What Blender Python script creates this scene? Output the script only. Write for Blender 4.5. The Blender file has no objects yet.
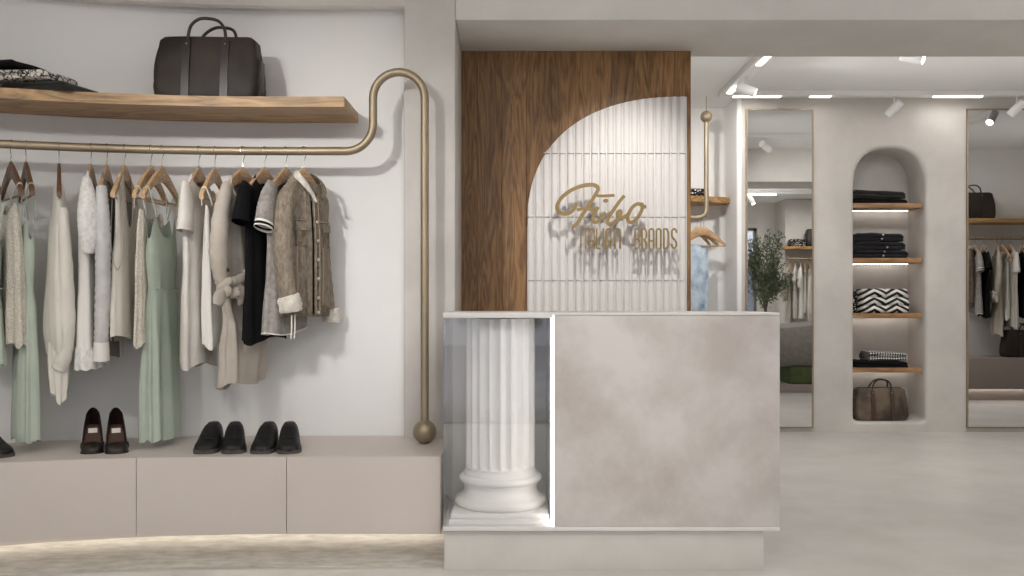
import bpy, bmesh, math, random
from math import sin, cos, pi, sqrt, radians as R
from mathutils import Vector, Matrix, noise

random.seed(7)
SC = bpy.context.scene
COL = SC.collection
F = 900.0
H = 1.15


def lin(c):
    return tuple(((v / 255.0) / 12.92 if v <= 10 else ((v / 255.0 + 0.055) / 1.055) ** 2.4) for v in c)


# ------------------------------------------------------------------ materials
def new_mat(name):
    m = bpy.data.materials.new(name)
    m.use_nodes = True
    nt = m.node_tree
    b = nt.nodes['Principled BSDF']
    return m, nt, b


def N(nt, typ, **kw):
    n = nt.nodes.new(typ)
    for k, v in kw.items():
        if k in n.inputs:
            n.inputs[k].default_value = v
        else:
            setattr(n, k, v)
    return n


def coords(nt, stretch=(1, 1, 1), src='Object', rot=(0, 0, 0)):
    tc = nt.nodes.new('ShaderNodeTexCoord')
    mp = nt.nodes.new('ShaderNodeMapping')
    mp.inputs['Scale'].default_value = stretch
    mp.inputs['Rotation'].default_value = rot
    nt.links.new(tc.outputs[src], mp.inputs['Vector'])
    return mp.outputs['Vector']


def ramp(nt, fac, stops):
    r = nt.nodes.new('ShaderNodeValToRGB')
    e = r.color_ramp.elements
    while len(e) < len(stops):
        e.new(0.5)
    for i, (p, c) in enumerate(stops):
        e[i].position = p
        e[i].color = (*c, 1)
    nt.links.new(fac, r.inputs['Fac'])
    return r.outputs['Color']


def pbr(name, c1, c2=None, scale=4, detail=6, rough=0.6, metal=0.0, bump=0.0, bscale=120, bstretch=(1, 1, 1),
        sheen=0.0, lo=0.35, hi=0.65, stretch=(1, 1, 1), spec=0.5, coat=0.0, bdetail=4, sss=0, rough2=None):
    m, nt, b = new_mat(name)
    b.inputs['Roughness'].default_value = rough
    b.inputs['Metallic'].default_value = metal
    b.inputs['Specular IOR Level'].default_value = spec
    if sheen:
        b.inputs['Sheen Weight'].default_value = sheen
        b.inputs['Sheen Roughness'].default_value = 0.5
    if coat:
        b.inputs['Coat Weight'].default_value = coat
        b.inputs['Coat Roughness'].default_value = 0.15
    a = lin(c1)
    if c2 is None:
        b.inputs['Base Color'].default_value = (*a, 1)
    else:
        nz = N(nt, 'ShaderNodeTexNoise', Scale=scale, Detail=detail, Roughness=0.6)
        nt.links.new(coords(nt, stretch), nz.inputs['Vector'])
        nt.links.new(ramp(nt, nz.outputs['Fac'], [(lo, a), (hi, lin(c2))]), b.inputs['Base Color'])
        if rough2 is not None:
            mr = N(nt, 'ShaderNodeMapRange')
            mr.inputs['From Min'].default_value = lo
            mr.inputs['From Max'].default_value = hi
            mr.inputs['To Min'].default_value = rough
            mr.inputs['To Max'].default_value = rough2
            nt.links.new(nz.outputs['Fac'], mr.inputs['Value'])
            nt.links.new(mr.outputs['Result'], b.inputs['Roughness'])
    if bump:
        bz = N(nt, 'ShaderNodeTexNoise', Scale=bscale, Detail=bdetail)
        nt.links.new(coords(nt, bstretch), bz.inputs['Vector'])
        bp = N(nt, 'ShaderNodeBump', Strength=bump, Distance=0.004)
        nt.links.new(bz.outputs['Fac'], bp.inputs['Height'])
        nt.links.new(bp.outputs['Normal'], b.inputs['Normal'])
    return m


def emit(name, c, s):
    m, nt, b = new_mat(name)
    b.inputs['Base Color'].default_value = (0.9, 0.9, 0.9, 1)
    b.inputs['Emission Color'].default_value = (*lin(c), 1)
    b.inputs['Emission Strength'].default_value = s
    return m


def wood_mat(name, dark, mid, light, plank=0.0, axis='Z', gscale=1.0, rough=0.5):
    m, nt, b = new_mat(name)
    L = nt.links.new
    tc = nt.nodes.new('ShaderNodeTexCoord')
    sep = nt.nodes.new('ShaderNodeSeparateXYZ')
    L(tc.outputs['Object'], sep.inputs[0])
    off = None
    if plank:
        dv = N(nt, 'ShaderNodeMath', operation='DIVIDE')
        L(sep.outputs['X'], dv.inputs[0])
        dv.inputs[1].default_value = plank
        fl = N(nt, 'ShaderNodeMath', operation='FLOOR')
        L(dv.outputs[0], fl.inputs[0])
        wn = N(nt, 'ShaderNodeTexWhiteNoise', noise_dimensions='1D')
        L(fl.outputs[0], wn.inputs['W'])
        off = wn
    st = {'Z': (7, 7, 0.75), 'X': (0.75, 7, 7)}[axis]
    mp = nt.nodes.new('ShaderNodeMapping')
    mp.inputs['Scale'].default_value = tuple(v * gscale for v in st)
    L(tc.outputs['Object'], mp.inputs['Vector'])
    vec = mp.outputs['Vector']
    if off:
        ad = N(nt, 'ShaderNodeVectorMath', operation='ADD')
        sc = N(nt, 'ShaderNodeVectorMath', operation='SCALE')
        sc.inputs['Scale'].default_value = 37.0
        L(off.outputs['Color'], sc.inputs[0])
        L(vec, ad.inputs[0])
        L(sc.outputs[0], ad.inputs[1])
        vec = ad.outputs[0]
    n1 = N(nt, 'ShaderNodeTexNoise', Scale=0.9, Detail=3, Distortion=0.6)
    L(vec, n1.inputs['Vector'])
    mu = N(nt, 'ShaderNodeMath', operation='MULTIPLY')
    mu.inputs[1].default_value = 9.0
    L(n1.outputs['Fac'], mu.inputs[0])
    fr = N(nt, 'ShaderNodeMath', operation='PINGPONG')
    fr.inputs[1].default_value = 0.5
    L(mu.outputs[0], fr.inputs[0])
    n2 = N(nt, 'ShaderNodeTexNoise', Scale=9.0, Detail=8, Roughness=0.7)
    L(vec, n2.inputs['Vector'])
    mx = N(nt, 'ShaderNodeMix', data_type='FLOAT')
    mx.inputs['Factor'].default_value = 0.5
    L(fr.outputs[0], mx.inputs['A'])
    L(n2.outputs['Fac'], mx.inputs['B'])
    col = ramp(nt, mx.outputs['Result'], [(0.2, lin(dark)), (0.42, lin(mid)), (0.62, lin(light))])
    if off:
        hs = N(nt, 'ShaderNodeHueSaturation')
        mr = N(nt, 'ShaderNodeMapRange')
        mr.inputs['To Min'].default_value = 0.8
        mr.inputs['To Max'].default_value = 1.15
        L(off.outputs['Value'], mr.inputs['Value'])
        L(mr.outputs['Result'], hs.inputs['Value'])
        L(col, hs.inputs['Color'])
        col = hs.outputs['Color']
    L(col, b.inputs['Base Color'])
    b.inputs['Roughness'].default_value = rough
    bp = N(nt, 'ShaderNodeBump', Strength=0.25, Distance=0.002)
    L(mx.outputs['Result'], bp.inputs['Height'])
    L(bp.outputs['Normal'], b.inputs['Normal'])
    return m


def glass_mat(name, tint=(1.0, 1.0, 1.0), refl=1.0):
    """thin pane: clear, with a Fresnel mirror reflection from both of its faces"""
    m = bpy.data.materials.new(name)
    m.use_nodes = True
    nt = m.node_tree
    nt.nodes.clear()
    o = N(nt, 'ShaderNodeOutputMaterial')
    t = N(nt, 'ShaderNodeBsdfTransparent')
    t.inputs['Color'].default_value = (*tint, 1)
    g = N(nt, 'ShaderNodeBsdfGlossy')
    g.inputs['Roughness'].default_value = 0.0
    fz = N(nt, 'ShaderNodeFresnel')
    ior = 1.75 * refl
    ge = N(nt, 'ShaderNodeNewGeometry')
    im = N(nt, 'ShaderNodeMapRange')
    im.inputs['To Min'].default_value = ior
    im.inputs['To Max'].default_value = 1.0 / ior
    nt.links.new(ge.outputs['Backfacing'], im.inputs['Value'])
    nt.links.new(im.outputs['Result'], fz.inputs['IOR'])
    mx = N(nt, 'ShaderNodeMixShader')
    nt.links.new(fz.outputs[0], mx.inputs[0])
    nt.links.new(t.outputs[0], mx.inputs[1])
    nt.links.new(g.outputs[0], mx.inputs[2])
    nt.links.new(mx.outputs[0], o.inputs[0])
    return m


def pattern_mat(name, kind, dark, light, scale, rough=0.85):
    """woven patterns: zigzag, check, scribble, dots"""
    m, nt, b = new_mat(name)
    L = nt.links.new
    b.inputs['Roughness'].default_value = rough
    tc = nt.nodes.new('ShaderNodeTexCoord')
    if kind == 'scribble':
        v = N(nt, 'ShaderNodeTexVoronoi', feature='DISTANCE_TO_EDGE', Scale=scale)
        nz = N(nt, 'ShaderNodeTexNoise', Scale=scale * 0.5, Detail=3)
        ad = N(nt, 'ShaderNodeVectorMath', operation='ADD')
        s2 = N(nt, 'ShaderNodeVectorMath', operation='SCALE')
        s2.inputs['Scale'].default_value = 0.06
        L(tc.outputs['Object'], nz.inputs['Vector'])
        L(nz.outputs['Color'], s2.inputs[0])
        L(tc.outputs['Object'], ad.inputs[0])
        L(s2.outputs[0], ad.inputs[1])
        L(ad.outputs[0], v.inputs['Vector'])
        L(ramp(nt, v.outputs['Distance'], [(0.05, lin(dark)), (0.12, lin(light))]), b.inputs['Base Color'])
    elif kind == 'dots':
        v = N(nt, 'ShaderNodeTexVoronoi', Scale=scale)
        L(tc.outputs['Object'], v.inputs['Vector'])
        L(ramp(nt, v.outputs['Distance'], [(0.32, lin(light)), (0.4, lin(dark))]), b.inputs['Base Color'])
    elif kind == 'check':
        sep = nt.nodes.new('ShaderNodeSeparateXYZ')
        L(tc.outputs['Object'], sep.inputs[0])
        ad = N(nt, 'ShaderNodeMath', operation='ADD')
        L(sep.outputs['Y'], ad.inputs[0])
        L(sep.outputs['Z'], ad.inputs[1])

        def stripe(sock):
            mu = N(nt, 'ShaderNodeMath', operation='MULTIPLY')
            mu.inputs[1].default_value = scale
            L(sock, mu.inputs[0])
            fr = N(nt, 'ShaderNodeMath', operation='FRACT')
            L(mu.outputs[0], fr.inputs[0])
            gt = N(nt, 'ShaderNodeMath', operation='GREATER_THAN')
            gt.inputs[1].default_value = 0.5
            L(fr.outputs[0], gt.inputs[0])
            return gt.outputs[0]
        a1, a2 = stripe(sep.outputs['X']), stripe(ad.outputs[0])
        su = N(nt, 'ShaderNodeMath', operation='ADD')
        L(a1, su.inputs[0])
        L(a2, su.inputs[1])
        hf = N(nt, 'ShaderNodeMath', operation='MULTIPLY')
        hf.inputs[1].default_value = 0.5
        L(su.outputs[0], hf.inputs[0])
        L(ramp(nt, hf.outputs[0], [(0.0, lin(light)), (0.5, lin((120, 118, 116))), (0.95, lin(dark))]), b.inputs['Base Color'])
    elif kind == 'zigzag':
        sep = nt.nodes.new('ShaderNodeSeparateXYZ')
        nz = N(nt, 'ShaderNodeTexNoise', Scale=6.0, Detail=2)
        L(tc.outputs['Object'], nz.inputs['Vector'])
        s2 = N(nt, 'ShaderNodeVectorMath', operation='SCALE')
        s2.inputs['Scale'].default_value = 0.012
        L(nz.outputs['Color'], s2.inputs[0])
        ad0 = N(nt, 'ShaderNodeVectorMath', operation='ADD')
        L(tc.outputs['Object'], ad0.inputs[0])
        L(s2.outputs[0], ad0.inputs[1])
        L(ad0.outputs[0], sep.inputs[0])
        pp = N(nt, 'ShaderNodeMath', operation='PINGPONG')
        pp.inputs[1].default_value = 0.1
        L(sep.outputs['X'], pp.inputs[0])
        k = N(nt, 'ShaderNodeMath', operation='MULTIPLY_ADD')
        k.inputs[1].default_value = -0.55
        L(pp.outputs[0], k.inputs[0])
        ad = N(nt, 'ShaderNodeMath', operation='MULTIPLY_ADD')
        L(sep.outputs['Y'], ad.inputs[0])
        ad.inputs[1].default_value = 0.15
        L(sep.outputs['Z'], ad.inputs[2])
        L(ad.outputs[0], k.inputs[2])
        mu = N(nt, 'ShaderNodeMath', operation='MULTIPLY')
        mu.inputs[1].default_value = scale
        L(k.outputs[0], mu.inputs[0])
        fr = N(nt, 'ShaderNodeMath', operation='FRACT')
        L(mu.outputs[0], fr.inputs[0])
        L(ramp(nt, fr.outputs[0], [(0.47, lin(dark)), (0.53, lin(light))]), b.inputs['Base Color'])
    return m


def knit_mat(name, c1, c2, scale=160, bump=0.6, rough=0.95):
    m, nt, b = new_mat(name)
    L = nt.links.new
    v = N(nt, 'ShaderNodeTexVoronoi', Scale=scale)
    L(coords(nt, (1, 1, 0.8)), v.inputs['Vector'])
    nz = N(nt, 'ShaderNodeTexNoise', Scale=7, Detail=5)
    L(coords(nt), nz.inputs['Vector'])
    mx = N(nt, 'ShaderNodeMix', data_type='FLOAT')
    mx.inputs['Factor'].default_value = 0.5
    L(v.outputs['Distance'], mx.inputs['A'])
    L(nz.outputs['Fac'], mx.inputs['B'])
    L(ramp(nt, mx.outputs['Result'], [(0.3, lin(c1)), (0.62, lin(c2))]), b.inputs['Base Color'])
    b.inputs['Roughness'].default_value = rough
    b.inputs['Sheen Weight'].default_value = 0.2
    bp = N(nt, 'ShaderNodeBump', Strength=bump, Distance=0.004)
    bp.invert = True
    L(v.outputs['Distance'], bp.inputs['Height'])
    L(bp.outputs['Normal'], b.inputs['Normal'])
    return m


M = {}
M['wall'] = pbr('wall_microcement', (226, 223, 218), (214, 211, 206), scale=1.6, rough=0.75, bump=0.06, bscale=14, bdetail=8, spec=0.3)
M['wall_grey'] = pbr('grey_microcement', (214, 209, 203), (199, 194, 188), scale=2.2, detail=8, rough=0.7, bump=0.08, bscale=18, bdetail=8, spec=0.3)
M['recess'] = pbr('recess_paint', (238, 237, 235), (233, 231, 229), scale=1.2, rough=0.8, spec=0.25)
M['ceiling'] = pbr('ceiling_paint', (238, 238, 237), rough=0.85, spec=0.2)
M['floor'] = pbr('polished_concrete', (208, 204, 199), (194, 190, 184), scale=1.6, detail=10, rough=0.3, rough2=0.42, bump=0.06, bscale=30,
                 bdetail=9, bstretch=(0.7, 1.6, 1), spec=0.5)
M['rough_floor'] = pbr('rough_travertine', (208, 205, 196), (176, 172, 161), scale=16, detail=12, stretch=(0.6, 1.3, 1), rough=0.6, bump=0.8, bscale=26,
                       bdetail=10, bstretch=(0.5, 1.6, 1), lo=0.38, hi=0.66)
M['bench'] = pbr('greige_lacquer', (214, 204, 197), (210, 200, 192), scale=2, rough=0.42, spec=0.4)
M['counter'] = pbr('mottled_plaster', (213, 207, 202), (188, 179, 172), scale=2.6, detail=14, rough=0.42, bump=0.05, bscale=20, bdetail=8,
                   lo=0.42, hi=0.64, spec=0.45)
M['counter_plain'] = pbr('pale_lacquer', (226, 223, 219), rough=0.45)
M['plinth_gloss'] = pbr('glossy_pale_stone', (216, 212, 206), (206, 201, 194), scale=3, rough=0.16, spec=0.55)
M['plaster'] = pbr('white_plaster', (238, 236, 233), rough=0.55, spec=0.35)
M['tile'] = pbr('white_glazed_tile', (228, 224, 220), rough=0.34, spec=0.5)
M['wood_panel'] = wood_mat('oak_planks', (100, 68, 38), (144, 106, 64), (170, 130, 84), plank=0.137, axis='Z', gscale=1.9)
M['wood_shelf'] = wood_mat('oak_shelf', (120, 88, 52), (170, 132, 84), (198, 160, 108), axis='X', gscale=1.2, rough=0.45)
M['wood_niche'] = wood_mat('oak_niche_shelf', (130, 96, 64), (168, 128, 88), (190, 150, 108), axis='X', gscale=2.0, rough=0.45)
M['hanger'] = wood_mat('hanger_wood', (162, 128, 94), (192, 158, 120), (212, 182, 144), axis='X', gscale=4, rough=0.4)
M['hanger_dark'] = wood_mat('walnut_hanger_wood', (76, 54, 40), (104, 76, 56), (130, 98, 74), axis='X', gscale=4, rough=0.4)
M['brass'] = pbr('brushed_brass', (170, 156, 132), (158, 143, 120), scale=20, rough=0.5, metal=0.75, stretch=(0.2, 0.2, 0.2))
M['gold'] = pbr('sign_gold', (142, 119, 74), rough=0.5, metal=0.1)
M['steel'] = pbr('steel_wire', (190, 188, 184), rough=0.25, metal=1.0)
M['frame_grey'] = pbr('grey_metal', (120, 118, 116), rough=0.5)
M['mirror'] = pbr('mirror_silver', (226, 226, 226), rough=0.01, metal=1.0)
M['glass'] = glass_mat('display_glass')
M['pane'] = glass_mat('window_glass', refl=0.9)
M['white_metal'] = pbr('white_metal', (236, 236, 234), rough=0.4)
M['led'] = emit('led_diffuser', (255, 246, 234), 7.0)
M['led_soft'] = emit('led_strip_light', (255, 250, 242), 8.0)
M['led_niche'] = emit('niche_light_strip', (255, 250, 242), 13.0)
M['led_case'] = emit('display_led', (255, 250, 244), 6.5)
M['lens'] = emit('spot_lens', (255, 248, 238), 10.0)
M['lensdim'] = emit('spot_lens_dim', (255, 248, 238), 6.0)
# leather and cloth
M['leather'] = pbr('dark_brown_leather', (56, 47, 40), (36, 30, 26), scale=5, rough=0.55, bump=0.15, bscale=160, spec=0.3)
M['leather_strap'] = pbr('brown_leather_strap', (46, 34, 30), (36, 27, 24), scale=12, rough=0.42)
M['leather_brown'] = pbr('olive_brown_leather', (112, 96, 80), (60, 48, 40), scale=5, rough=0.4, bump=0.15, bscale=160, lo=0.4, hi=0.62)
M['leather_brown_strap'] = pbr('worn_leather_strap', (70, 54, 44), rough=0.42)
M['black_leather'] = pbr('black_leather', (34, 32, 31), (22, 21, 20), scale=14, rough=0.5, bump=0.2, bscale=90, spec=0.35)
M['sole'] = pbr('black_rubber', (24, 23, 22), rough=0.6)
M['sole_grey'] = pbr('worn_grey_welt', (74, 70, 67), rough=0.6)
M['brown_shoe'] = pbr('dark_brown_patent', (46, 34, 28), (30, 22, 19), scale=14, rough=0.3)
M['insole'] = pbr('brown_insole', (78, 56, 46), rough=0.6)
M['label'] = pbr('white_woven_label', (226, 220, 212), rough=0.8)
M['black_cloth'] = pbr('black_jersey', (13, 12, 13), (20, 19, 20), scale=6, rough=0.9, sheen=0.0, bump=0.2, bscale=200, spec=0.2)
M['navy_cloth'] = pbr('black_denim', (24, 23, 28), (36, 34, 40), scale=9, rough=0.9, sheen=0.15, bump=0.25, bscale=240, spec=0.2)
M['dark_fold'] = pbr('dark_wool', (30, 31, 28), (44, 44, 40), scale=7, rough=0.95, sheen=0.2, bump=0.4, bscale=180, spec=0.2)
M['mint'] = pbr('mint_linen', (184, 194, 180), (172, 183, 170), scale=5, rough=0.9, sheen=0.1, bump=0.3, bscale=190, bstretch=(1, 1, 0.35), spec=0.2)
M['sage'] = pbr('sage_linen', (186, 197, 182), (172, 184, 170), scale=5, rough=0.9, sheen=0.1, bump=0.3, bscale=190, bstretch=(1, 1, 0.35), spec=0.2)
M['cream'] = pbr('cream_wool', (228, 223, 213), (220, 214, 203), scale=6, rough=0.95, sheen=0.2, bump=0.3, bscale=220, spec=0.2)
M['white'] = pbr('white_cotton', (238, 234, 228), (229, 225, 219), scale=4, rough=0.9, sheen=0.1, bump=0.2, bscale=160, spec=0.2)
M['lace'] = knit_mat('white_lace', (216, 213, 208), (238, 236, 232), scale=60, bump=0.8)
M['knit'] = knit_mat('beige_boucle_knit', (196, 186, 168), (226, 219, 204), scale=150, bump=0.8)
M['knit_grey'] = knit_mat('greige_boucle_knit', (184, 176, 160), (214, 207, 192), scale=140, bump=0.8)
M['crinkle'] = pbr('crinkled_grey_cotton', (214, 212, 210), (196, 194, 192), scale=14, rough=0.9, bump=1.0, bscale=26, bstretch=(1, 1, 2.2), spec=0.2)
M['grey_cloth'] = pbr('grey_cotton', (146, 141, 136), (128, 124, 119), scale=8, rough=0.9, bump=0.3, bscale=200, spec=0.2)
M['grey_melange'] = pbr('grey_melange_jersey', (168, 162, 157), (138, 132, 127), scale=42, detail=8, rough=0.92, sheen=0.15, bump=0.2, bscale=240, spec=0.2)
M['linen_beige'] = pbr('beige_linen', (190, 181, 170), (172, 163, 151), scale=6, rough=0.92, bump=0.35, bscale=190, bstretch=(1, 1, 0.4), spec=0.2)
M['linen_white'] = pbr('offwhite_linen', (226, 221, 214), (212, 206, 198), scale=7, rough=0.92, bump=0.4, bscale=180, bstretch=(1, 1, 0.4), spec=0.2)
M['denim'] = pbr('taupe_denim', (160, 148, 132), (108, 97, 85), scale=70, detail=10, rough=0.9, bump=0.2, bscale=300, lo=0.3, hi=0.7, spec=0.2, stretch=(1, 1, 0.4))
M['denim_dark'] = pbr('taupe_denim_seam', (92, 82, 70), (138, 126, 110), scale=40, rough=0.92, bump=0.5, bscale=220, spec=0.2)
M['stitch'] = pbr('pale_thread', (176, 164, 146), rough=0.9)
M['fur'] = pbr('cream_fleece', (232, 226, 216), (208, 200, 188), scale=34, rough=1.0, sheen=0.5, bump=1.0, bscale=110, spec=0.1)
M['blue_denim'] = pbr('light_blue_denim', (204, 216, 226), (146, 168, 190), scale=9, detail=8, rough=0.9, bump=0.4, bscale=240, lo=0.36, hi=0.64, spec=0.2)
M['zigzag'] = pattern_mat('zigzag_weave', 'zigzag', (18, 18, 18), (232, 228, 222), 20.0)
M['check'] = pattern_mat('houndstooth_weave', 'check', (20, 20, 20), (228, 224, 218), 44.0)
M['scribble'] = pattern_mat('scribble_print', 'scribble', (40, 38, 36), (224, 218, 210), 34.0)
M['dots'] = pattern_mat('dotted_knit', 'dots', (22, 22, 22), (214, 210, 204), 46.0)
M['metal_button'] = pbr('pale_metal_button', (206, 196, 180), rough=0.3, metal=0.7)
M['dark_button'] = pbr('horn_button', (50, 42, 36), rough=0.4)
M['sofa'] = pbr('grey_boucle', (150, 145, 140), (136, 131, 127), scale=20, rough=0.95, bump=0.3, bscale=120)
M['moss'] = pbr('green_moss', (84, 96, 58), (58, 70, 40), scale=20, detail=8, rough=1.0, bump=1.0, bscale=60)
M['leaf'] = pbr('olive_leaf', (122, 132, 104), (88, 100, 76), scale=6, rough=0.6)
M['bark'] = pbr('olive_bark', (110, 94, 76), (80, 66, 52), scale=20, rough=0.9, bump=0.6, bscale=60)
M['pot'] = pbr('pale_clay_pot', (206, 202, 196), rough=0.7)
M['facade'] = pbr('street_stucco', (168, 172, 184), (150, 154, 166), scale=1, rough=0.9)
M['facade_glass'] = pbr('street_window', (60, 68, 80), rough=0.1)


def paving_mat():
    m, nt, b = new_mat('street_paving')
    L = nt.links.new
    br = N(nt, 'ShaderNodeTexBrick', Scale=1.3)
    br.inputs['Color1'].default_value = (*lin((132, 136, 148)), 1)
    br.inputs['Color2'].default_value = (*lin((112, 116, 130)), 1)
    br.inputs['Mortar'].default_value = (*lin((46, 48, 56)), 1)
    br.inputs['Mortar Size'].default_value = 0.055
    L(coords(nt, rot=(0, 0, 0.6)), br.inputs['Vector'])
    L(br.outputs['Color'], b.inputs['Base Color'])
    b.inputs['Roughness'].default_value = 0.7
    return m


M['paving'] = paving_mat()


# ------------------------------------------------------------------ mesh helpers
def quad_box(bm, x0, x1, y0, y1, z0, z1, bev=0.0, seg=2):
    v = [bm.verts.new(p) for p in ((x0, y0, z0), (x1, y0, z0), (x1, y1, z0), (x0, y1, z0), (x0, y0, z1), (x1, y0, z1), (x1, y1, z1), (x0, y1, z1))]
    f = [bm.faces.new([v[i] for i in q]) for q in ((3, 2, 1, 0), (4, 5, 6, 7), (0, 1, 5, 4), (1, 2, 6, 5), (2, 3, 7, 6), (3, 0, 4, 7))]
    if bev:
        es = list({e for q in f for e in q.edges})
        bmesh.ops.bevel(bm, geom=es, offset=bev, segments=seg, profile=0.5, affect='EDGES')


def loft(bm, rings, cap0=False, cap1=False, closed=True):
    vs = [[bm.verts.new(p) for p in r] for r in rings]
    n = len(vs[0])
    for a, b in zip(vs, vs[1:]):
        for i in range(n if closed else n - 1):
            j = (i + 1) % n
            try:
                bm.faces.new((a[i], a[j], b[j], b[i]))
            except ValueError:
                pass
    if cap0:
        bm.faces.new(list(reversed(vs[0])))
    if cap1:
        bm.faces.new(vs[-1])
    return vs


def frames(pts):
    pts = [Vector(p) for p in pts]
    out = []
    prev = None
    for i, p in enumerate(pts):
        d = (pts[min(i + 1, len(pts) - 1)] - pts[max(i - 1, 0)])
        d.normalize()
        if prev is None:
            a = Vector((0, 0, 1)) if abs(d.z) < 0.9 else Vector((1, 0, 0))
            x = d.cross(a).normalized()
        else:
            x = (prev - d * prev.dot(d)).normalized()
        prev = x
        out.append((p, x, d.cross(x)))
    return out


def tube(bm, pts, r, n=12, caps=True):
    rr = r if isinstance(r, (list, tuple)) else [r] * len(pts)
    rings = [[p + x * (q * cos(2 * pi * i / n)) + y * (q * sin(2 * pi * i / n)) for i in range(n)] for (p, x, y), q in zip(frames(pts), rr)]
    loft(bm, rings, caps, caps)


def lathe(bm, prof, n=32, c=(0, 0, 0), cap=True):
    rings = [[(c[0] + r * cos(2 * pi * i / n), c[1] + r * sin(2 * pi * i / n), c[2] + z) for i in range(n)] for r, z in prof]
    loft(bm, rings, cap, cap)


def prism(bm, poly, y0, y1):
    """2-D outline in x,z extruded from y0 to y1"""
    loft(bm, [[(x, y0, z) for x, z in poly], [(x, y1, z) for x, z in poly]], True, True)


def sphere(bm, c, r, u=20, v=12, s=(1, 1, 1)):
    bmesh.ops.create_uvsphere(bm, u_segments=u, v_segments=v, radius=r, matrix=Matrix.Translation(c) @ Matrix.Diagonal((*s, 1)))


def ribbon(bm, pts, hw, y0, y1):
    """flat stroke through 2-D points (x,z), half width hw, between depths y0 and y1"""
    P = [Vector(p) for p in pts]
    L_, R_ = [], []
    for i, p in enumerate(P):
        d = P[min(i + 1, len(P) - 1)] - P[max(i - 1, 0)]
        if d.length < 1e-9:
            d = Vector((1, 0))
        d.normalize()
        nn = Vector((-d.y, d.x))
        w = hw[i] if isinstance(hw, list) else hw
        L_.append(p + nn * w)
        R_.append(p - nn * w)
    k = 0.0022 / max(1, len(P))
    rings = [[(l.x, y0 - k * i, l.y), (r.x, y0 - k * i, r.y), (r.x, y1 + k * i, r.y), (l.x, y1 + k * i, l.y)] for i, (l, r) in enumerate(zip(L_, R_))]
    loft(bm, rings, True, True)


def smooth_path(pts, k=6, closed=False):
    """Catmull-Rom through the points"""
    P = [Vector(p) for p in pts]
    out = []
    for i in range(len(P) - 1):
        p0, p1, p2, p3 = P[max(i - 1, 0)], P[i], P[i + 1], P[min(i + 2, len(P) - 1)]
        for j in range(k):
            t = j / k
            out.append(0.5 * ((2 * p1) + (p2 - p0) * t + (2 * p0 - 5 * p1 + 4 * p2 - p3) * t * t + (3 * p1 - p0 - 3 * p2 + p3) * t ** 3))
    out.append(P[-1])
    return out


def build(name, bm, mat, parent=None, smooth=True, angle=35, loc=None, rz=0.0):
    bmesh.ops.recalc_face_normals(bm, faces=bm.faces[:])
    me = bpy.data.meshes.new(name)
    bm.to_mesh(me)
    bm.free()
    me.materials.append(mat)
    if smooth:
        me.shade_smooth()
        me.set_sharp_from_angle(angle=R(angle))
    o = bpy.data.objects.new(name, me)
    COL.objects.link(o)
    if parent is not None:
        o.parent = parent
    if loc is not None:
        o.location = loc
    if rz:
        o.rotation_euler.z = rz
    return o


def BM():
    return bmesh.new()


def tag(o, label, cat, group=None):
    o['label'] = label
    o['category'] = cat
    if group:
        o['group'] = group
    return o


def thing(name, label, cat, loc=(0, 0, 0), rz=0.0, group=None):
    o = bpy.data.objects.new(name, None)
    o.empty_display_size = 0.1
    COL.objects.link(o)
    o.location = loc
    o.rotation_euler.z = rz
    return tag(o, label, cat, group)


def struct(name, bm, mat, parent=None, smooth=True, angle=35):
    o = build(name, bm, mat, parent, smooth, angle)
    if parent is None:
        o['kind'] = 'structure'
    return o


def dup(root, loc, rz, label, group):
    r = root.copy()
    COL.objects.link(r)
    r.location = loc
    r.rotation_euler.z = rz
    r['label'] = label
    r['group'] = group
    for ch in list(root.children):
        c = ch.copy()
        COL.objects.link(c)
        c.parent = r
        for g in list(ch.children):
            d = g.copy()
            COL.objects.link(d)
            d.parent = c
    return r


def part_label(o, text):
    o['label'] = text
    return o


# ------------------------------------------------------------------ layout
def dY(X):
    """how far the rack wall sweeps towards the street at its left end"""
    if X >= -1.1:
        return 0.0
    q = min(-1.1 - X, 2.4)
    return -(3.9 - sqrt(3.9 ** 2 - q * q))


def dSlope(X):
    if X >= -1.1:
        return 0.0
    q = min(-1.1 - X, 2.4)
    return q / sqrt(3.9 ** 2 - q * q)


YF = 4.45          # face of the pillar and the beam
YW = 4.55          # back of the clothes recess
YM = 7.84          # far wall
CEIL = 2.92
XS = [-3.0 + i * 0.05 for i in range(39)] + [-1.09, -0.8, -0.6]

# ---- floor, ceiling
bm = BM(); quad_box(bm, -3.2, 7.2, -0.75, 8.9, -0.1, 0.0)
struct('floor', bm, M['floor'], smooth=False)
bm = BM()
loft(bm, [[(x, 3.87 + dY(x), 0.0), (x, 3.87 + dY(x), 0.006), (x, YW + dY(x) + 0.05, 0.006), (x, YW + dY(x) + 0.05, 0.0)] for x in XS if x < -0.95] +
     [[(x, 3.87, 0.0), (x, 3.87, 0.006), (x, YW + 0.05, 0.006), (x, YW + 0.05, 0.0)] for x in (-0.9, -0.3)], True, True)
struct('floor_trim', bm, M['rough_floor'], smooth=False)
bm = BM(); quad_box(bm, -3.2, 7.2, -0.75, 8.9, CEIL, CEIL + 0.1)
struct('ceiling', bm, M['ceiling'], smooth=False)

# ---- outer walls
bm = BM(); quad_box(bm, -3.3, -3.0, -0.75, 8.9, 0, CEIL)
struct('wall_left', bm, M['wall'], smooth=False)
bm = BM(); quad_box(bm, 7.0, 7.2, -0.75, 8.9, 0, CEIL)
struct('wall_right', bm, M['wall'], smooth=False)

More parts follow.
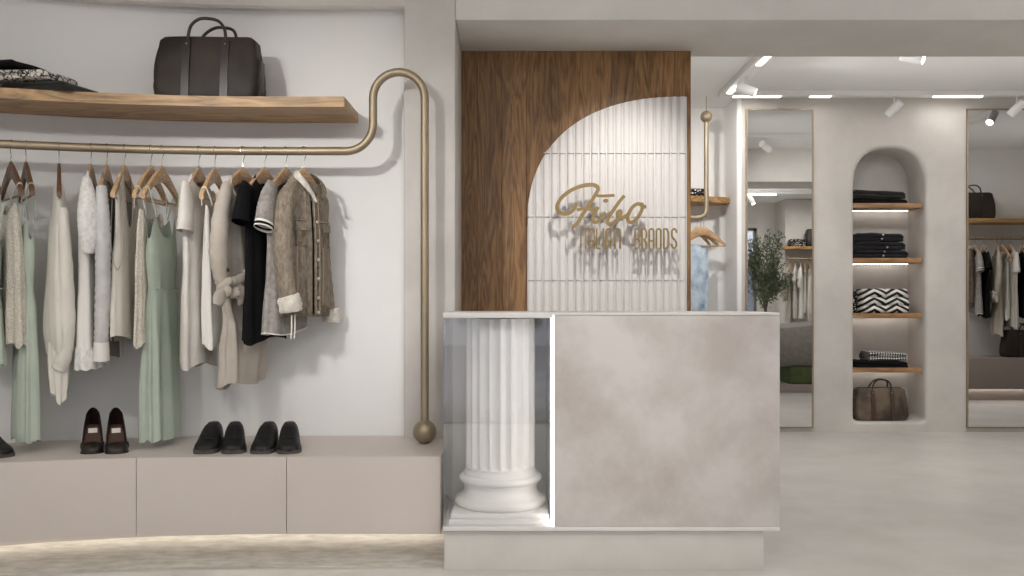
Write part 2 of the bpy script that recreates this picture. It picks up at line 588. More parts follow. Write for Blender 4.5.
# ---- recess behind the clothes, curved
bm = BM()
top = []
for x in [-3.0 + i * 0.05 for i in range(39)] + [-1.05, -0.8, -0.62, -0.575]:
    top.append([(x, YW + dY(x), 0.0), (x, YW + dY(x), 2.58), (x, YW + dY(x) - 0.004, 2.606), (x, YW + dY(x) - 0.02, 2.622), (x, YF + dY(x) + 0.012, 2.596)])
for a in range(1, 6):                       # cove into the pillar
    t = a / 5 * pi / 2
    x = -0.575 + 0.04 * sin(t)
    y = YW - 0.04 * (1 - cos(t))
    top.append([(x, y, 0.0), (x, y, 2.58), (x, y - 0.004, 2.606), (x, min(y, YW - 0.02), 2.622), (x, YF + 0.012, 2.596)])
top.append([(-0.535, YF + 0.01, z) for z in (0, 2.58, 2.606, 2.615, 2.596)])
loft(bm, top, closed=False)
struct('wall_rack', bm, M['recess'])

# ---- pillar and beam: one plastered wall with two openings
bm = BM()
quad_box(bm, -0.5355, -0.28, YF, 5.126, 0, CEIL, 0.012)
struct('wall_pillar', bm, M['wall_grey'])
bm = BM()
loft(bm, [[(x, YF + dY(x) + 0.012, 2.594), (x, YF + dY(x), 2.606), (x, YF + dY(x), CEIL), (x, 4.8, CEIL), (x, 4.8, 2.66), (x, YW + dY(x), 2.64)] for x in XS if x < -0.59] +
     [[(x, YF + 0.012, 2.594), (x, YF, 2.606), (x, YF, CEIL), (x, 4.8, CEIL), (x, 4.8, 2.66), (x, YW, 2.64)] for x in (-0.56, -0.532)], True, True)
struct('wall_fascia', bm, M['wall_grey'])
bm = BM(); quad_box(bm, -0.281, 4.9, YF, 5.126, 2.534, CEIL + 0.01, 0.008)
struct('wall_beam', bm, M['wall'])
bm = BM(); quad_box(bm, 4.9, 7.1, 4.6, 5.1, 0, CEIL)
struct('wall_partition', bm, M['recess'], smooth=False)
bm = BM(); quad_box(bm, -3.1, -0.28, 5.0, 5.126, 0, CEIL)
struct('wall_inner', bm, M['wall'], smooth=False)

# ---- far wall with a rack recess and an arched niche
NX0, NX1, NZ0, NZ1, NB = 2.979, 3.605, 0.085, 2.474, 8.19
bm = BM()
quad_box(bm, -3.1, 0.2, YM, 8.9, 0, CEIL)
quad_box(bm, 0.2, 1.97, 8.32, 8.9, 0, CEIL)
quad_box(bm, 1.97, 2.80, YM, 8.9, 0, CEIL)
quad_box(bm, 2.80, 3.80, 8.3, 8.9, 0, CEIL)
quad_box(bm, 3.80, 7.1, YM, 8.9, 0, CEIL)


def arch(off=0.0, n=24):
    """outline of the niche, counted from bottom left, off = grown by"""
    x0, x1, z0, z1 = NX0 - off, NX1 + off, NZ0 - off * 0.6, NZ1 + off
    cx, a = (x0 + x1) / 2, (x1 - x0) / 2
    b = 0.36
    rc = 0.05
    pts = []
    for i in range(9):
        t = pi + pi / 2 * i / 8
        pts.append((x0 + rc + rc * cos(t), z0 + rc + rc * sin(t)))
    for i in range(9):
        t = -pi / 2 + pi / 2 * i / 8
        pts.append((x1 - rc + rc * cos(t), z0 + rc + rc * sin(t)))
    for i in range(n * 2 + 1):
        t = pi * i / (n * 2)
        c, s = cos(t), sin(t)
        pts.append((cx + a * math.copysign(abs(c) ** 0.80, c), z1 - b + b * abs(s) ** 0.80))
    return pts


def to_rect(p):
    x0, x1, z0, z1 = 2.80, 3.80, 0.0, CEIL
    cx, cz = (NX0 + NX1) / 2, 1.3
    dx, dz = p[0] - cx, p[1] - cz
    k = 1e9
    if abs(dx) > 1e-6:
        k = min(k, ((x1 if dx > 0 else x0) - cx) / dx)
    if abs(dz) > 1e-6:
        k = min(k, ((z1 if dz > 0 else z0) - cz) / dz)
    return (cx + dx * k, cz + dz * k)


A0 = arch(0.035)
rings = [[(*to_rect(p)[:1], YM, to_rect(p)[1]) for p in A0], [(p[0], YM, p[1]) for p in A0]]
for k in range(1, 5):
    t = k / 4 * pi / 2
    rings.append([(p[0], YM + 0.035 * (1 - cos(t)), p[1]) for p in arch(0.035 * (1 - sin(t)))])
rings.append([(p[0], NB, p[1]) for p in arch(0)])
vs = loft(bm, rings, False, True)
# the four corners the fan leaves open
cor = [(2.80, 0.0), (3.80, 0.0), (3.80, CEIL), (2.80, CEIL)]
O = vs[0]
for c in cor:
    n = len(O)
    for i in range(n):
        a, b2 = O[i].co, O[(i + 1) % n].co
        if abs(a.x - b2.x) > 1e-5 and abs(a.z - b2.z) > 1e-5:
            if (abs(a.x - c[0]) < 1e-4 and abs(b2.z - c[1]) < 1e-4) or (abs(b2.x - c[0]) < 1e-4 and abs(a.z - c[1]) < 1e-4):
                bm.faces.new((O[i], O[(i + 1) % n], bm.verts.new((c[0], YM, c[1]))))
struct('wall_far', bm, M['wall_grey'], angle=30)
bm = BM()
loft(bm, [[(0.21, 8.30, z), (1.90, 8.30, z), (1.935, 8.29, z), (1.955, 8.265, z), (1.958, 8.22, z), (1.958, YM + 0.02, z), (1.962, YM + 0.004, z), (1.972, YM - 0.001, z), (2.0, YM - 0.002, z)] for z in (0.0, CEIL)], closed=False)
struct('wall_alcove', bm, M['recess'], angle=60)

# ---- street front behind the viewer: glazing, piers and the street beyond
bm = BM()
quad_box(bm, -3.2, -2.4, -0.85, -0.70, 0, CEIL)
quad_box(bm, -2.4, 4.46, -0.85, -0.70, 2.46, CEIL)
quad_box(bm, 4.46, 7.1, -0.85, -0.70, 0, CEIL)
struct('wall_front', bm, M['wall'], smooth=False)
bm = BM(); quad_box(bm, 4.78, 7.0, -0.70, -0.10, 0, CEIL, 0.02)
struct('wall_pier', bm, M['wall_grey'])
bm = BM(); quad_box(bm, -2.4, 4.46, -0.80, -0.795, 0, 2.46)
w1 = struct('window_1', bm, M['pane'], smooth=False)
bm = BM()
for x in (-2.4, -0.95, 1.05, 2.75, 4.41):
    quad_box(bm, x, x + 0.05, -0.83, -0.76, 0, 2.46)
quad_box(bm, -2.4, 4.46, -0.83, -0.76, 0.0, 0.02)
quad_box(bm, -2.4, 4.46, -0.83, -0.76, 2.41, 2.46)
build('window_frame', bm, M['frame_grey'], w1, False)
bm = BM(); quad_box(bm, -24, 24, -16, -0.86, -0.14, -0.04)
struct('street', bm, M['paving'], smooth=False)
bm = BM(); quad_box(bm, -22, 22, -17, -16, -0.1, 5.5)
fa = struct('exterior_wall', bm, M['facade'], smooth=False)
for k, x in enumerate([-15, -12, -9, -6, -3, 0, 3, 6, 9, 12, 15]):
    bm = BM(); quad_box(bm, x - 0.8, x + 0.8, -16.01, -15.96, 0.5, 2.6)
    build('window_pane', bm, M['facade_glass'], fa, False)

# ------------------------------------------------------------------ bench
def make_bench_curve(x_list, yf, yb, z0, z1):
    return [[(x, yf + dY(x), z0), (x, yf + dY(x), z1), (x, yb + dY(x), z1), (x, yb + dY(x), z0)] for x in x_list]


BX = [-3.0 + i * 0.05 for i in range(39)] + [-1.05, -0.8, -0.55, -0.312]
BZ = 0.465
bench = thing('wall_bench', 'long greige floating bench under the hanging clothes, curving left', 'bench', (-1.6, 4.2, 0))


def in_parent(o, p):
    o.location = tuple(-v for v in p.location)
    return o


bm = BM(); loft(bm, make_bench_curve(BX, 3.9545, YW - 0.005, 0.445, BZ), True, True)
bmesh.ops.bevel(bm, geom=[e for e in bm.edges if all(abs(v.co.z - BZ) < 1e-5 for v in e.verts)
                          and all(abs(v.co.y - 3.9545 - dY(v.co.x)) < 1e-4 for v in e.verts)], offset=0.001, segments=1, affect='EDGES')
in_parent(build('bench_top', bm, M['bench'], bench, angle=30), bench)
cuts = [-2.98, -1.628, -0.986, -0.314]
for a, b in zip(cuts, cuts[1:]):
    xs = [a + 0.0015] + [x for x in BX if a + 0.01 < x < b - 0.01] + [b - 0.0015]
    bm = BM(); loft(bm, make_bench_curve(xs, 3.935, 3.953, 0.128, BZ), True, True)
    in_parent(build('front_panel', bm, M['bench'], bench, angle=30), bench)
bm = BM(); loft(bm, make_bench_curve(BX, 3.9545, YW - 0.005, 0.13, 0.4449), True, True)
in_parent(build('carcass', bm, M['bench'], bench, angle=30), bench)
bm = BM(); loft(bm, make_bench_curve(BX, 4.40, YW - 0.005, 0.006, 0.13), True, True)
in_parent(build('recessed_base', bm, M['bench'], bench, angle=30), bench)
bm = BM(); loft(bm, make_bench_curve(BX, 4.36, 4.385, 0.118, 0.1295), True, True)
in_parent(build('light_strip', bm, M['led_soft'], bench, angle=30), bench)

# ------------------------------------------------------------------ oak shelf over the rack
SZ0, SZ1 = 2.045, 2.093
bm = BM()
sx = [-3.0 + i * 0.05 for i in range(39)] + [-1.05, -0.9, -0.777]
loft(bm, [[(x, 4.17 + dY(x), SZ0), (x, 4.17 + dY(x), SZ1), (x, YW + dY(x) - 0.004, SZ1), (x, YW + dY(x) - 0.004, SZ0)] for x in sx], True, True)
bmesh.ops.bevel(bm, geom=[e for e in bm.edges if e.is_manifold and e.calc_face_angle(0) > 1.0], offset=0.004, segments=2, affect='EDGES')
sh = build('wall_shelf', bm, M['wood_shelf'], angle=30)
tag(sh, 'thick oak shelf curving along the wall above the clothes rod', 'shelf')

# ------------------------------------------------------------------ brass rod
RZ, RY = 1.861, 4.30
pts = []
for i in range(36):
    x = -3.0 + i * 0.06
    if x < -0.82:
        pts.append((x, RY + dY(x), RZ))
for i in range(0, 11):
    t = i / 10 * pi / 2
    pts.append((-0.794 + 0.13 * sin(t), RY, RZ + 0.13 * (1 - cos(t))))
for i in range(0, 17):
    t = pi - i / 16 * pi
    pts.append((-0.5405 + 0.1235 * cos(t), RY, 2.115 + 0.1235 * sin(t)))
pts += [(-0.417, RY, 2.02), (-0.417, RY, 1.4), (-0.417, RY, 0.9), (-0.417, RY, 0.565)]
rod = thing('clothes_rod', 'brass clothes rod looping up and down to the bench by the counter', 'rod', (-0.417, RY, BZ))
bm = BM(); tube(bm, pts, 0.0200, 16)
in_parent(build('rail', bm, M['brass'], rod), rod)
bm = BM(); sphere(bm, (0, 0, 0.0565), 0.0565, 32, 18)
build('ball_foot', bm, M['brass'], rod)
bm = BM()
for x in (-2.6,):
    tube(bm, [(x, RY + dY(x), RZ), (x, YW + dY(x) + 0.01, RZ)], 0.006, 8)
in_parent(build('wall_bracket', bm, M['brass'], rod), rod)

# ------------------------------------------------------------------ hangers
def hanger_profile(s):
    return -0.076 - 0.026 * s - 0.122 * s ** 1.25


def make_hanger(label, mat, group, hw=0.19, detailed=True):
    t = thing('clothes_hanger', label, 'hanger', group=group)
    bm = BM()
    rings = []
    for i in range(-12, 13):
        s = abs(i) / 12
        u = hw * i / 12
        zt = hanger_profile(s)
        th = 0.052 * (1 - s) ** 1.3 + 0.027
        hy = 0.0065 + 0.004 * s
        rings.append([(u, -hy, zt - 0.004), (u, -hy * 0.4, zt), (u, hy * 0.4, zt), (u, hy, zt - 0.004),
                      (u, hy, zt - th + 0.004), (u, hy * 0.4, zt - th), (u, -hy * 0.4, zt - th), (u, -hy, zt - th + 0.004)])
    loft(bm, rings, True, True)
    build('wooden_arms', bm, mat, t, angle=50)
    bm = BM()
    zb = hanger_profile(1) - 0.022
    tube(bm, [(-hw * 0.97, 0, zb), (hw * 0.97, 0, zb)], 0.0055, 8)
    build('trouser_bar', bm, mat, t)
    bm = BM()
    hp = []
    rr = 0.0215
    for i in range(12):
        a = R(-55) + i / 11 * R(235)
        hp.append((rr * cos(a), 0, rr * sin(a)))
    hp.reverse()
    hp2 = [(-x, y, z) for x, y, z in reversed(hp)]
    path = [(-0.019, 0, -0.011)] + [(rr * cos(R(180 - k * 20)), 0, rr * sin(R(180 - k * 20))) for k in range(10)] + [
        (0.017, 0, -0.016), (0.006, 0, -0.034), (0.0, 0, -0.05), (0, 0, -0.09)]
    tube(bm, path, 0.0019, 8)
    build('hook', bm, M['steel'], t)
    return t


# ------------------------------------------------------------------ garments
def interp(tab):
    def f(z):
        if z >= tab[0][0]:
            return tab[0][1]
        for (z0, a), (z1, b) in zip(tab, tab[1:]):
            if z >= z1:
                k = (z0 - z) / (z0 - z1)
                k = k * k * (3 - 2 * k) * 0.5 + k * 0.5
                return a + (b - a) * k
        return tab[-1][1]
    return f


def sgp(c, e):
    return math.copysign(abs(c) ** e, c)


def body(name, mat, parent, hw, th, top, hem, folds=(), n=72, m=52, seed=0, ease=0.5, wob=0.004, sway=0.0, cx=None, ex=0.85, lab=None, start=None):
    """a hanging tube of cloth: hw/th half width and half thickness by height, top/hem edge height by angle, folds = (count, depth, phase, drift)"""
    hwf, thf = interp(hw), interp(th)
    bm = BM()
    rings = []
    zs = start if start is not None else -0.25
    for j in range(m + 1):
        t = j / m
        ring = []
        for i in range(n):
            a = 2 * pi * i / n
            c, s = cos(a), sin(a)
            zt, zh = top(c, s), hem(c, s)
            z = zt + (zh - zt) * t
            g = max(0.0, min(1.0, (zs - z) / ease))
            u = hwf(z) * sgp(c, ex)
            w = thf(z) * sgp(s, ex)
            d = sum(A * sin(k * a + ph + dr * z) for k, A, ph, dr in folds) * g
            w += math.copysign(1, s) * d * min(1, abs(s) * 1.6)
            u += c * d * 0.6
            nz = noise.noise(Vector((u * 7 + seed * 3.1, w * 9 + seed, z * 5)))
            w += wob * nz
            u += wob * 0.8 * noise.noise(Vector((u * 5, seed * 1.7, z * 6 + 9)))
            if sway:
                w += sway * sin(z * 4 + seed)
            if cx:
                u += cx(z)
            ring.append((u, w, z))
        rings.append(ring)
    loft(bm, rings)
    o = build(name, bm, mat, parent, angle=80)
    if lab:
        o['label'] = lab
    return o


def sleeve(name, mat, parent, pts, rad, n=24, k=7, wr=0.0, seed=0, wfreq=60, cap=True, lab=None):
    """tube of cloth along a path; rad = list of (a,b) half axes at the given points; wr = wrinkle depth"""
    P = smooth_path([(x * 0.9 if x > 0 else x, y, z) for x, y, z in pts], k)      # the far sleeve is pressed in by the wall
    m = len(P)
    bm = BM()
    rings = []
    for j, p in enumerate(P):
        q = j / (m - 1) * (len(rad) - 1)
        i0 = min(int(q), len(rad) - 2)
        f = q - i0
        ra = rad[i0][0] * (1 - f) + rad[i0 + 1][0] * f
        rb = rad[i0][1] * (1 - f) + rad[i0 + 1][1] * f
        d = (P[min(j + 1, m - 1)] - P[max(j - 1, 0)]).normalized()
        y = Vector((0, 1, 0))
        x = (y.cross(d)).normalized()
        y = d.cross(x).normalized()
        ring = []
        for i in range(n):
            a = 2 * pi * i / n
            r = 1 + wr * (sin(j * wfreq / m + 2 * a + seed) + 0.6 * noise.noise(Vector((cos(a) * 2, sin(a) * 2 + seed, j * 0.35))))
            ring.append(p + x * (ra * cos(a) * r) + y * (rb * sin(a) * r))
        rings.append(ring)
    loft(bm, rings, cap, cap)
    o = build(name, bm, mat, parent, angle=80)
    if lab:
        o['label'] = lab
    return o


def shoulder_top(neck_u=0.065, neck_z=-0.115, front_drop=0.05, hw=0.2):
    """top edge: round neck, lower in front (local -y)"""
    def f(c, s):
        return neck_z - (front_drop * abs(s) if s < 0 else 0.012 * abs(s))
    return f


def sh_hw(hw_sh, more, neck=0.06):
    """half widths: neck, along the sloping shoulders, then down"""
    return [(-0.10, neck), (-0.135, 0.095), (-0.18, hw_sh * 0.74), (-0.225, hw_sh * 0.97), (-0.255, hw_sh)] + more


def straps(parent, mat, u, zb, front=True, r=0.003):
    for s in (-1, 1):
        for fy in (-1, 1):
            bm = BM()
            su = 0.155 * s
            zt = hanger_profile(0.155 / 0.19) + 0.002
            tube(bm, smooth_path([(su, 0, zt + 0.001), (su * 0.98, fy * 0.011, zt - 0.012), ((su + u * s) / 2, fy * 0.018, (zt + zb) / 2), (u * s, fy * 0.024, zb)], 5), r, 8)
            build('strap', bm, mat, parent)


GR = 'clothes hanging on the brass rod'
HG = 'wooden hangers on the brass rod'
REG = {}


def place(key, name, label, cat, px, phi, rod_y=None):
    """hang at the rod point seen at image column px; phi turns it from square to the rod line"""
    x = (px - 512) * (RY - 0.05) / F
    for _ in range(6):
        x = (px - 512) * (RY + dY(x)) / F
    t = thing(name, label, cat, (x, RY + dY(x), RZ), R(90 - phi), GR)
    REG[key] = t
    return t


def hang(t, label, mat=None, hw=0.19):
    h = make_hanger(label, mat or M['hanger'], HG, hw)
    h.location = t.location
    h.rotation_euler = t.rotation_euler
    return h


FL = lambda z: (lambda c, s: z)


def wavy(z, amp=0.01, k=5, ph=0.0, tilt=0.0):
    return lambda c, s: z + amp * sin(k * math.atan2(s, c) + ph) + tilt * c


# 0 mint short dress at the frame edge
def slip_dress(key, label, px, phi, mat, L, wide=0.15, flare=0.2, bust=-0.36, waist=True, seedv=1, hang_mat=None):
    t = place(key, 'slip_dress', label, 'dress', px, phi)
    def top(c, s):
        scoop = 0.10 * max(0, 1 - (c / 0.75) ** 2) if s < 0 else 0.05 * max(0, 1 - (c / 0.8) ** 2)
        arm = 0.11 * max(0, (abs(c) - 0.78) / 0.22) ** 1.5
        return bust - scoop - arm
    wz = -0.66
    body('bodice', mat, t, [(-0.3, wide * 0.93), (-0.5, wide), (wz, wide * 0.86)], [(-0.3, 0.018), (-0.5, 0.034), (wz, 0.028)], top, FL(wz),
         [(6, 0.004, seedv, 4), (11, 0.002, 1, 2)], m=26, seed=seedv, start=-0.4)
    body('skirt', mat, t, [(wz, wide * 0.87), (wz - 0.12, wide * 1.02), (-L, flare)], [(wz, 0.03), (wz - 0.1, 0.038), (-L, 0.05)], FL(wz + 0.004), wavy(-L, 0.008, 7, seedv),
         [(9, 0.009, seedv, 1.2), (15, 0.004, 2 * seedv, 2.0), (5, 0.007, 3, 1.0)], m=44, seed=seedv, start=wz, ease=0.35)
    bm = BM()
    for k in range(-3, 4):
        sphere(bm, (wide * 0.25 * k, -0.031 + 0.002 * abs(k), wz + 0.002 * sin(k * 3)), 0.006, 8, 6, (1.8, 0.8, 0.7))
    build('gathered_seam', bm, mat, t)
    straps(t, mat, wide * 0.78, bust - 0.005)
    return t


t = slip_dress('mint_short', 'mint dress cut off by the photo edge, leftmost of the clothes', -10, -40, M['mint'], 1.0, 0.14, 0.16, seedv=4)
hang(t, 'dark wooden hanger of the leftmost mint dress', M['hanger_dark'])

# 1 greige knit top
t = place('knit_grey', 'knit_top', 'greige boucle knit strap top left of the long mint dress', 'top', 11, -42)
body('knit_body', M['knit_grey'], t, [(-0.22, 0.07), (-0.34, 0.11), (-0.5, 0.15), (-0.93, 0.18)], [(-0.22, 0.012), (-0.4, 0.03), (-0.93, 0.04)],
     lambda c, s: -0.27 - 0.09 * max(0, 1 - c * c) * (1 if s < 0 else 0.6), wavy(-0.915, 0.012, 6), [(7, 0.006, 1, 2), (12, 0.004, 2, 1)], seed=3)
straps(t, M['knit_grey'], 0.08, -0.27)
hang(t, 'walnut hanger with a crossbar above the greige knit strap top', M['hanger_dark'])

# 2 long mint dress
t = slip_dress('mint_long', 'long mint linen strap dress hanging left of the cream sweater', 26, -36, M['mint'], 1.345, 0.135, 0.15, bust=-0.33, seedv=2)
hang(t, 'walnut hanger with a crossbar above the long mint dress', M['hanger_dark'])

# 3 cream sweater
t = place('cream_sweater', 'cream_sweater', 'long cream wool sweater hanging edge-on with a drooping sleeve', 'sweater', 59, -27)
body('sweater_body', M['cream'], t, [(-0.18, 0.05), (-0.22, 0.09), (-0.3, 0.15), (-0.5, 0.18), (-0.88, 0.2), (-0.99, 0.16)],
     [(-0.17, 0.016), (-0.22, 0.026), (-0.45, 0.044), (-0.85, 0.064), (-0.96, 0.05)], FL(-0.172), wavy(-0.95, 0.012, 3), [(5, 0.008, 0, 2), (9, 0.004, 1, 3), (3, 0.006, 2, 4)], seed=5, ex=0.95)
sleeve('sleeve', M['cream'], t, [(-0.15, -0.015, -0.3), (-0.17, -0.025, -0.55), (-0.165, -0.03, -0.8), (-0.14, -0.02, -0.95), (-0.12, 0.0, -1.02)],
       [(0.03, 0.02), (0.04, 0.03), (0.046, 0.036), (0.045, 0.036), (0.04, 0.034)], wr=0.06, seed=2)
sleeve('sleeve', M['cream'], t, [(0.13, 0.0, -0.4), (0.15, 0.02, -0.7), (0.14, 0.02, -0.9), (0.12, 0.01, -0.98)],
       [(0.03, 0.02), (0.04, 0.03), (0.045, 0.03), (0.04, 0.026)], wr=0.06, seed=6)
body('ribbed_cuff', M['cream'], t, [(-0.9, 0.09), (-1.18, 0.07)], [(-0.9, 0.046), (-1.05, 0.04), (-1.18, 0.03)], FL(-0.9), wavy(-1.14, 0.022, 3, 1.0, 0.025), [(7, 0.006, 0, 6), (11, 0.003, 0, 3)], m=22, seed=8, start=-0.85, ease=0.15,
     cx=lambda z: -0.06)
hang(t, 'reddish wooden hanger seen edge-on above the cream sweater', M['hanger_dark'], 0.16)

# 4 white lace sleeved top
t = place('lace_top', 'lace_sleeve_top', 'white top with lace sleeve and lace hem beside the cream sweater', 'top', 91, -16)
body('top_body', M['white'], t, sh_hw(0.185, [(-0.6, 0.165), (-0.97, 0.185)]), [(-0.1, 0.012), (-0.22, 0.026), (-0.5, 0.042), (-0.97, 0.05)],
     shoulder_top(front_drop=0.09), FL(-0.94), [(6, 0.006, 1, 2), (10, 0.003, 0, 1)], seed=9)
body('lace_hem', M['lace'], t, [(-0.9, 0.186), (-1.03, 0.194)], [(-0.9, 0.051), (-1.03, 0.056)], FL(-0.925), wavy(-1.025, 0.004, 9), [(9, 0.006, 1, 2)], m=12, seed=9, start=-0.8, ease=0.1)
for s in (-1, 1):
    sleeve('lace_sleeve', M['lace'], t, [(0.14 * s, -0.005, -0.165), (0.175 * s, -0.014, -0.24), (0.195 * s, -0.02, -0.33), (0.2 * s, -0.022, -0.42), (0.19 * s, -0.02, -0.5)],
           [(0.03, 0.018), (0.05, 0.034), (0.058, 0.046), (0.05, 0.042), (0.03, 0.026)], wr=0.045, seed=s, wfreq=70)
hang(t, 'wooden hanger inside the white lace top', M['hanger'])

# 5 crinkled shirt
t = place('crinkle_shirt', 'crinkled_shirt', 'crinkled pale grey shirt with a long cuffed sleeve', 'shirt', 107, -13)
body('shirt_body', M['grey_cloth'], t, sh_hw(0.18, [(-0.5, 0.165), (-0.99, 0.18)]), [(-0.1, 0.012), (-0.22, 0.022), (-0.5, 0.032), (-0.99, 0.035)],
     shoulder_top(front_drop=0.07), wavy(-0.975, 0.012, 2), [(7, 0.006, 0, 2), (12, 0.003, 0, 3)], seed=11)
for s in (-1, 1):
    sleeve('crinkled_sleeve', M['crinkle'], t, [(0.165 * s, -0.01, -0.2), (0.19 * s, -0.02, -0.4), (0.185 * s, -0.02, -0.65), (0.17 * s, -0.01, -0.9)],
           [(0.03, 0.022), (0.044, 0.032), (0.042, 0.032), (0.037, 0.03)], n=32, k=16, wr=0.09, seed=3 * s, wfreq=170)
    sleeve('cuff', M['white'], t, [(0.17 * s, -0.01, -0.9), (0.168 * s, -0.01, -0.94), (0.166 * s, -0.01, -0.985)], [(0.042, 0.031), (0.044, 0.033), (0.044, 0.033)], k=3)
hang(t, 'wooden hanger inside the crinkled grey shirt', M['hanger'])

# 6 cream vest
t = place('cream_vest', 'sleeveless_vest', 'cream sleeveless vest with piped armholes beside the crinkled shirt', 'vest', 125, -8)
def vest_top(c, s):
    return -0.13 - (0.24 * max(0, 1 - (c / 0.5) ** 2) if s < 0 else 0.02) - 0.0
body('vest_body', M['cream'], t, [(-0.1, 0.06), (-0.14, 0.10), (-0.2, 0.135), (-0.42, 0.14), (-0.56, 0.17), (-0.91, 0.19)], [(-0.1, 0.012), (-0.3, 0.02), (-0.56, 0.032), (-0.91, 0.04)],
     vest_top, wavy(-0.9, 0.01, 2, 0.5, -0.02), [(5, 0.005, 1, 2), (9, 0.003, 0, 1)], seed=13)
for s in (-1, 1):
    bm = BM()
    tube(bm, smooth_path([(0.12 * s, -0.012, -0.17), (0.132 * s, -0.024, -0.3), (0.138 * s, -0.026, -0.43), (0.158 * s, -0.026, -0.54), (0.172 * s, -0.008, -0.57), (0.15 * s, 0.02, -0.45), (0.13 * s, 0.02, -0.25)], 5), 0.0022, 8)
    build('armhole_piping', bm, M['linen_beige'], t)
hang(t, 'wooden hanger with a crossbar showing through the cream vest', M['hanger'])

# 7 beige knit
t = place('knit_beige', 'knit_top', 'beige boucle knit strap top right of the cream vest', 'top', 151, 0)
body('knit_body', M['knit'], t, [(-0.24, 0.12), (-0.4, 0.15), (-0.6, 0.165), (-0.93, 0.185)], [(-0.24, 0.014), (-0.4, 0.022), (-0.93, 0.026)],
     lambda c, s: -0.29 - 0.1 * max(0, 1 - c * c) * (1 if s < 0 else 0.4), wavy(-0.92, 0.014, 5), [(7, 0.005, 1, 2), (12, 0.003, 2, 1)], seed=15)
straps(t, M['knit'], 0.13, -0.29)
bm = BM(); tube(bm, smooth_path([(-0.155, -0.025, -0.3), (-0.175, -0.034, -0.5), (-0.165, -0.036, -0.7), (-0.18, -0.036, -0.86)], 6), 0.004, 8)
build('drawcord', bm, M['linen_beige'], t)
hang(t, 'wooden hanger with a crossbar above the beige knit top', M['hanger'])

# 8 sage dress
t = slip_dress('sage_dress', 'long sage green linen strap dress above the bench middle', 162, 4, M['sage'], 1.36, 0.138, 0.145, bust=-0.32, seedv=5)
hang(t, 'wooden hanger with a crossbar above the sage green dress', M['hanger'])

# 9 white tee dress
t = place('white_tunic', 'short_sleeve_tunic', 'white linen short-sleeved tunic right of the sage dress', 'tunic', 199, 2)
body('tunic_body', M['linen_white'], t, sh_hw(0.19, [(-0.45, 0.165), (-1.03, 0.185)]), [(-0.1, 0.012), (-0.22, 0.026), (-0.5, 0.036), (-1.03, 0.042)],
     shoulder_top(front_drop=0.07), wavy(-1.02, 0.015, 3, 1), [(6, 0.006, 2, 1.5), (10, 0.003, 0, 1)], seed=17)
for s in (-1, 1):
    sleeve('sleeve', M['linen_white'], t, [(0.15 * s, 0, -0.18), (0.172 * s, -0.01, -0.25), (0.186 * s, -0.012, -0.33), (0.196 * s, -0.012, -0.40)],
           [(0.04, 0.016), (0.055, 0.026), (0.056, 0.03), (0.058, 0.032)], wr=0.03, seed=s, cap=False)
hang(t, 'pale wooden hanger inside the white linen tunic', M['hanger'])

# 10 off-white blouse
t = place('white_blouse', 'loose_blouse', 'off-white blouse between the white tunic and the beige tied shirt', 'blouse', 215, 0)
body('blouse_body', M['white'], t, [(-0.24, 0.12), (-0.4, 0.125), (-0.94, 0.13)], [(-0.24, 0.014), (-0.4, 0.026), (-0.94, 0.03)],
     lambda c, s: -0.27 - 0.12 * max(0, 1 - c * c) * (1 if s < 0 else 0.5), wavy(-0.93, 0.015, 3), [(6, 0.007, 1, 3), (11, 0.003, 0, 1)], seed=19)
straps(t, M['white'], 0.11, -0.27, r=0.004)
hang(t, 'pale wooden hanger with a crossbar above the off-white blouse', M['hanger'])

# 11 beige tied shirt
t = place('tied_shirt', 'tied_shirt', 'beige linen shirt with knotted sleeves at the waist', 'shirt', 243, 19)
body('shirt_body', M['linen_beige'], t, sh_hw(0.165, [(-0.5, 0.15), (-0.72, 0.135), (-0.8, 0.12), (-0.95, 0.145), (-1.1, 0.15)]), [(-0.1, 0.012), (-0.22, 0.026), (-0.5, 0.036), (-0.76, 0.03), (-0.95, 0.05), (-1.13, 0.045)],
     shoulder_top(front_drop=0.12), wavy(-1.1, 0.02, 2, 0.6, 0.02), [(6, 0.010, 2, 4), (11, 0.005, 0, 3), (4, 0.006, 1, 9)], seed=21, wob=0.016)
sleeve('sleeve', M['linen_beige'], t, [(-0.12, -0.005, -0.175), (-0.162, -0.014, -0.25), (-0.2, -0.02, -0.37), (-0.215, -0.025, -0.5), (-0.205, -0.03, -0.6), (-0.195, -0.03, -0.64)],
       [(0.028, 0.018), (0.04, 0.03), (0.046, 0.036), (0.048, 0.038), (0.04, 0.032), (0.028, 0.024)], wr=0.06, seed=3)
sleeve('sleeve', M['linen_beige'], t, [(0.13, -0.01, -0.2), (0.15, -0.03, -0.36), (0.08, -0.045, -0.52), (-0.06, -0.05, -0.61), (-0.16, -0.05, -0.64)],
       [(0.03, 0.018), (0.04, 0.026), (0.04, 0.024), (0.034, 0.022), (0.03, 0.022)], wr=0.08, seed=5)
bm = BM()
for q in range(3):
    a0 = q * 2.1
    pp = [(-0.19 + 0.034 * cos(a0 + k * 0.55) + 0.01 * q, -0.055 + 0.016 * sin(k * 1.3 + q), -0.655 + 0.03 * sin(a0 + k * 0.55)) for k in range(9)]
    tube(bm, smooth_path(pp, 4), 0.02, 10)
build('knot', bm, M['linen_beige'], t, angle=80)
sleeve('knotted_tail', M['linen_beige'], t, [(-0.2, -0.05, -0.67), (-0.235, -0.05, -0.69), (-0.25, -0.045, -0.735)], [(0.018, 0.014), (0.034, 0.022), (0.032, 0.014)], wr=0.08, k=5)
sleeve('knotted_tail', M['linen_beige'], t, [(-0.17, -0.06, -0.66), (-0.11, -0.065, -0.675), (-0.085, -0.06, -0.725)], [(0.018, 0.014), (0.036, 0.024), (0.034, 0.016)], wr=0.08, k=5, seed=4)
